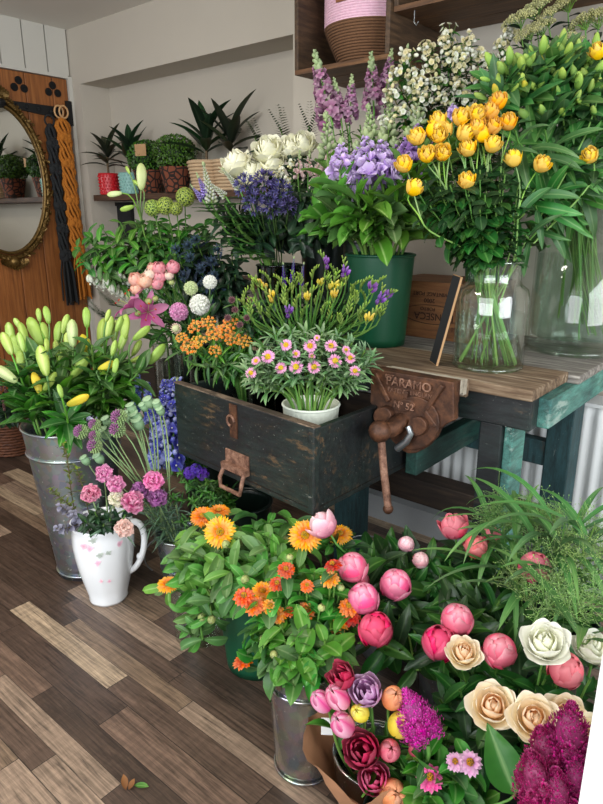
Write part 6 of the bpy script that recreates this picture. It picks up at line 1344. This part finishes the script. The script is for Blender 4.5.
for u, v, d in ((300, 195, 2.1), (310, 205, 2.08), (320, 195, 2.06), (295, 215, 2.12), (305, 225, 2.1), (315, 230, 2.08), (215, 215, 2.25), (225, 205, 2.25), (235, 215, 2.22), (245, 225, 2.2), (220, 230, 2.22), (255, 215, 2.2), (270, 230, 2.18), (285, 225, 2.15), (235, 240, 2.2), (258, 240, 2.18), (212, 198, 2.3), (290, 205, 2.14), (300, 240, 2.1), (280, 215, 2.2), (320, 180, 2.1), (290, 160, 2.2), (260, 150, 2.26), (310, 160, 2.18), (245, 172, 2.26)):
    flower('foliage_sprig', 'wrose', [(u, v, d, None, .01)], 'foliage_d', 'dark green leafy branch', 'behind the agapanthus and stock', cat='foliage', group='dark branches at the back of the bench')
# --- agapanthus and lupins
for u, v, s in ((246, 186, .1), (264, 182, .1), (280, 192, .1), (254, 203, .1), (272, 206, .1), (288, 206, .08)):
    flower('agapanthus', 'agap', [(u, v, 2.1, 'agap', s*.82)], 'none', 'purple blue agapanthus head', 'in the tall dark vase', group='agapanthus in the tall vase', cam=.3, up=.8, stem='stem_dark', sr=.0026, bloom_name='flower_head')
for u, v in ((240, 215), (250, 220), (258, 225), (268, 222), (276, 218), (245, 232), (262, 212)): flower('foliage_sprig', 'agap', [(u, v, 2.1, None, .01)], 'none', 'thin bare stalk', 'under the agapanthus heads', cat='stalk', group='thin stalks in the tall vase', stem='stem_dark', sr=.002)
for a, k, de in (((207, 196, 196, 172), 'lupin', 'purple lupin spike pointing up left'), ((212, 204, 203, 162), 'lupin_w', 'tall pale green lupin spike'), ((226, 197, 206, 180), 'lupin_w', 'pale lupin spike lying to the left'), ((240, 190, 222, 168), 'lupin_w', 'pale lupin spike under the white roses'), ((203, 200, 190, 184), 'lupin', 'short purple lupin spike over the foliage')):
    flower('lupin', 'agap', [sp(*a, 2.16, k)], 'none', de, '', group='lupins', bloom_name='flower_spike', sr=.004, extra=lambda M, p: [M.blade(q, dirp(TAU*i/9, .25), Z, .07, .016, 'leaf_bright', -.3, .2) for q in (p[-2], p[-4], p[-6]) for i in range(9)])
for u, v in ((225, 205), (232, 218), (222, 225), (228, 240), (238, 225), (215, 212), (240, 245), (250, 255)): flower('lupin', 'agap', [(u, v, 2.12, None, .01)], 'none', 'lupin leaf shoot of narrow fingers', 'left of the agapanthus', cat='foliage', group='lupin leaf shoots', sr=.0045, extra=lambda M, p: [M.blade(q, dirp(TAU*i/9, .25), Z, .075, .017, 'leaf_bright', -.4, .2) for q in (p[-1], p[-3]) for i in range(9)])
# --- arching foliage with white bells
def bells(M, pts):
    for i in range(9):
        f = .35+.065*i; k = f*(len(pts)-1); j = min(len(pts)-2, int(k)); p = pts[j].lerp(pts[j+1], k-j)+V((0, 0, -.03)); M.tube([p+V((0, 0, .03)), p], .001, .001, 'stem_green', 3)
        for s in (-1, 1): M.ball(p+V((.008*s, 0, -.012)), .011, 'white_flor', 6, 5, axis=(V((.3*s, 0, -1)).normalized(), .018))
        M.ball(p+V((0, 0, -.035)), .005, 'white_flor', 5, 3)
lf = [(80, 258, 1), (90, 240, 0), (100, 225, 1), (98, 262, 1), (115, 235, 0), (112, 255, 1), (130, 240, 1), (128, 258, 1), (142, 228, 0), (150, 250, 1), (160, 235, 0), (170, 228, 0), (165, 255, 1), (180, 240, 0), (190, 225, 0), (185, 255, 0), (120, 222, 0), (76, 245, 0), (200, 240, 0), (140, 265, 1), (205, 220, 0), (150, 220, 0), (105, 270, 1), (125, 248, 0), (138, 235, 0), (155, 242, 0), (172, 245, 0), (110, 245, 0), (95, 250, 0), (160, 222, 0), (182, 228, 0), (195, 248, 0), (148, 258, 0), (88, 232, 0), (135, 222, 0), (200, 228, 0), (175, 258, 0)]
for u, v, b in lf:
    flower('bleeding_heart' if b else 'foliage_sprig', 'leftf', [(u, v, 2.52, None, .01)], 'foliage_b' if b else 'foliage', 'arching leafy stem hung with white bells' if b else 'mid green leafy branch', 'left of the agapanthus', cat='foliage', group='white bell stems at the left' if b else 'green branches at the left', sr=.0022, lscale=1.15, extra=bells if b else None)
flower('lily', 'leftf', [sp(141, 190, 141, 163, 2.4, 'lily_bud_pale'), sp(122, 193, 107, 195, 2.4, 'lily_bud_pale'), sp(130, 174, 126, 166, 2.4, 'lily_bud'), sp(134, 206, 120, 210, 2.4, 'lily_bud'), sp(141, 187, 133, 180, 2.4, 'lily_bud')], 'lily', 'white lily stem with five buds rising before the shelf pots', '', cat='flower', sr=.004, lscale=.6, bloom_name='bud', branch=.12)
for u, v, s in ((155, 215, .075), (168, 213, .08), (185, 205, .085), (177, 214, .06)): flower('viburnum', 'leftf', [(u, v, 2.46, 'vib', s)], 'foliage', 'lime green snowball flower', 'above the white bell foliage', group='lime snowball viburnum', cam=.2, up=1, bloom_name='flower_head', lmult=.3)
for u, v in ((120, 240), (140, 232)): pass
# --- sea holly
for u, v in ((190, 258), (201, 270), (184, 276), (212, 262), (206, 282), (196, 240), (218, 250), (188, 246), (214, 276), (176, 250)):
    flower('sea_holly', 'thist', [(u, v, 2.4, 'eryng', .05)], 'thistle', 'dark blue sea holly head', 'left of the agapanthus vase', group='sea holly', stem='stem_dark', bloom_name='flower_head', lscale=.9)
for u, v in ((180, 262), (200, 250), (215, 290), (195, 285), (170, 262), (225, 270), (228, 285), (222, 262), (210, 275), (190, 240), (235, 275), (232, 255), (180, 280), (205, 240), (220, 300)): flower('foliage_sprig', 'thist', [(u, v, 2.44, None, .01)], 'foliage_d', 'dark branch', 'among the sea holly', cat='foliage', group='dark branches among the sea holly')
# --- scabious, small roses, pink lily
for u, v, k, s, de in ((179, 313, 'scab_pink', .08, 'pink scabious ball'), (200, 306, 'scab_white', .088, 'large white scabious'), (210, 283, 'scab_white', .06, 'small white scabious seen from the side'), (191, 289, 'scab_green', .06, 'cream green scabious opening'), (176, 330, 'scab_bud', .035, 'pale round scabious seed head')):
    flower('scabious', 'scab', [(u, v, 2.06, k, s)], 'scab', de, 'above the butterfly weed', group='scabious', cam=.6, up=.6, stem='stem_pale')
rn = [(160, 272, 'ran_pink', .05), (161, 280, 'ran_pink', .045), (174, 271, 'ran_pink', .05), (170, 278, 'ran_pale', .036), (151, 277, 'ran_pale', .045), (138, 283, 'ran_peach', .052), (147, 285, 'ran_peach', .055), (138, 292, 'ran_peach', .045), (159, 287, 'ran_pink', .045), (149, 303, 'ran_green', .026), (152, 287, 'ran_green', .03), (156, 300, 'ran_green', .022), (153, 270, 'ran_peach', .035), (172, 284, 'ran_green', .022), (139, 315, 'ran_green', .024)]
for u, v, k, s in rn:
    n = {'ran_pink': 'pink', 'ran_pale': 'pale blush', 'ran_peach': 'peach', 'ran_green': 'tiny green'}[k]
    flower('spray_rose', 'scab', [(u, v, 2.22, k, s)], 'thin', n+' round rose bud', 'between the pink lily and scabious', cat='rose', group=n+' rose buds at the left', cam=.5, up=.8, bloom_name='bud', sr=.0018)
flower('lily', 'plily', [(134, 308, 2.2, 'lily_open', .15, V((-.3, -.35, .5))), (148, 312, 2.24, 'lily_open', .14, V((.5, -.4, .1)))], 'lily', 'magenta pink lily stem with two open flowers', 'above the lily bucket', sr=.004, lscale=.6, lmult=.8)
for u, v, d in ((165, 330, 2.2), (170, 345, 2.16), (155, 340, 2.2), (180, 300, 2.2), (170, 300, 2.24), (185, 322, 2.14), (160, 312, 2.26), (178, 350, 2.1), (150, 325, 2.24)):
    flower('foliage_sprig', 'scab', [(u, v, d, None, .01)], 'thin', 'thin dark leafy stem', 'under the rose buds', cat='foliage', group='thin stems under the rose buds', lmult=2.5)
# --- dry heather in the wicker basket
for u, v in ((2, 385), (8, 392), (14, 400), (-4, 395), (5, 405), (16, 392), (-8, 388)):
    flower('heather', 'wick', [(u, v+8, 3.0, 'heather', .09)], 'foliage_d', 'dry dull pink heather sprig', 'in the wicker basket', cat='heather', group='dry heather in the wicker basket', up=1, cam=0, lmult=.6)
label_pending()
# tidy labels to the word limit
for o in bpy.data.objects:
    if o.parent is None and 'label' in o: o['label'] = ' '.join(o['label'].split())
# ------------------------------------------------------------------ light
sc = bpy.context.scene
w = bpy.data.worlds.new('daylight'); sc.world = w; w.use_nodes = True; bg = w.node_tree.nodes['Background']; bg.inputs[0].default_value = (.80, .89, 1, 1); bg.inputs[1].default_value = .6
def area(name, loc, target, size, sy, power, col=(1, 1, 1)):
    l = bpy.data.lights.new(name, 'AREA'); l.shape = 'RECTANGLE'; l.size = size; l.size_y = sy; l.energy = power; l.color = col
    o = bpy.data.objects.new(name, l); COL.objects.link(o); o.location = loc; o.rotation_euler = (V(target)-V(loc)).to_track_quat('-Z', 'Y').to_euler(); return o
area('shop_window_front', (-.6, -2.2, 1.9), (-1.3, 1.2, .4), 3.4, 2.0, 165, (.95, .98, 1))
area('shop_window_right', (2.0, .4, 1.7), (-1.0, 1.3, .5), 2.2, 1.8, 105, (.95, .98, 1))
area('ceiling_light', (-1.6, .4, 2.28), (-1.6, .7, 0), .6, .6, 22, (1, .93, .82))
sc.view_settings.view_transform = 'Standard'; sc.view_settings.look = 'None'; sc.view_settings.exposure = -.06
sc.cycles.use_denoising = True; sc.cycles.transparent_max_bounces = 24; sc.cycles.max_bounces = 8
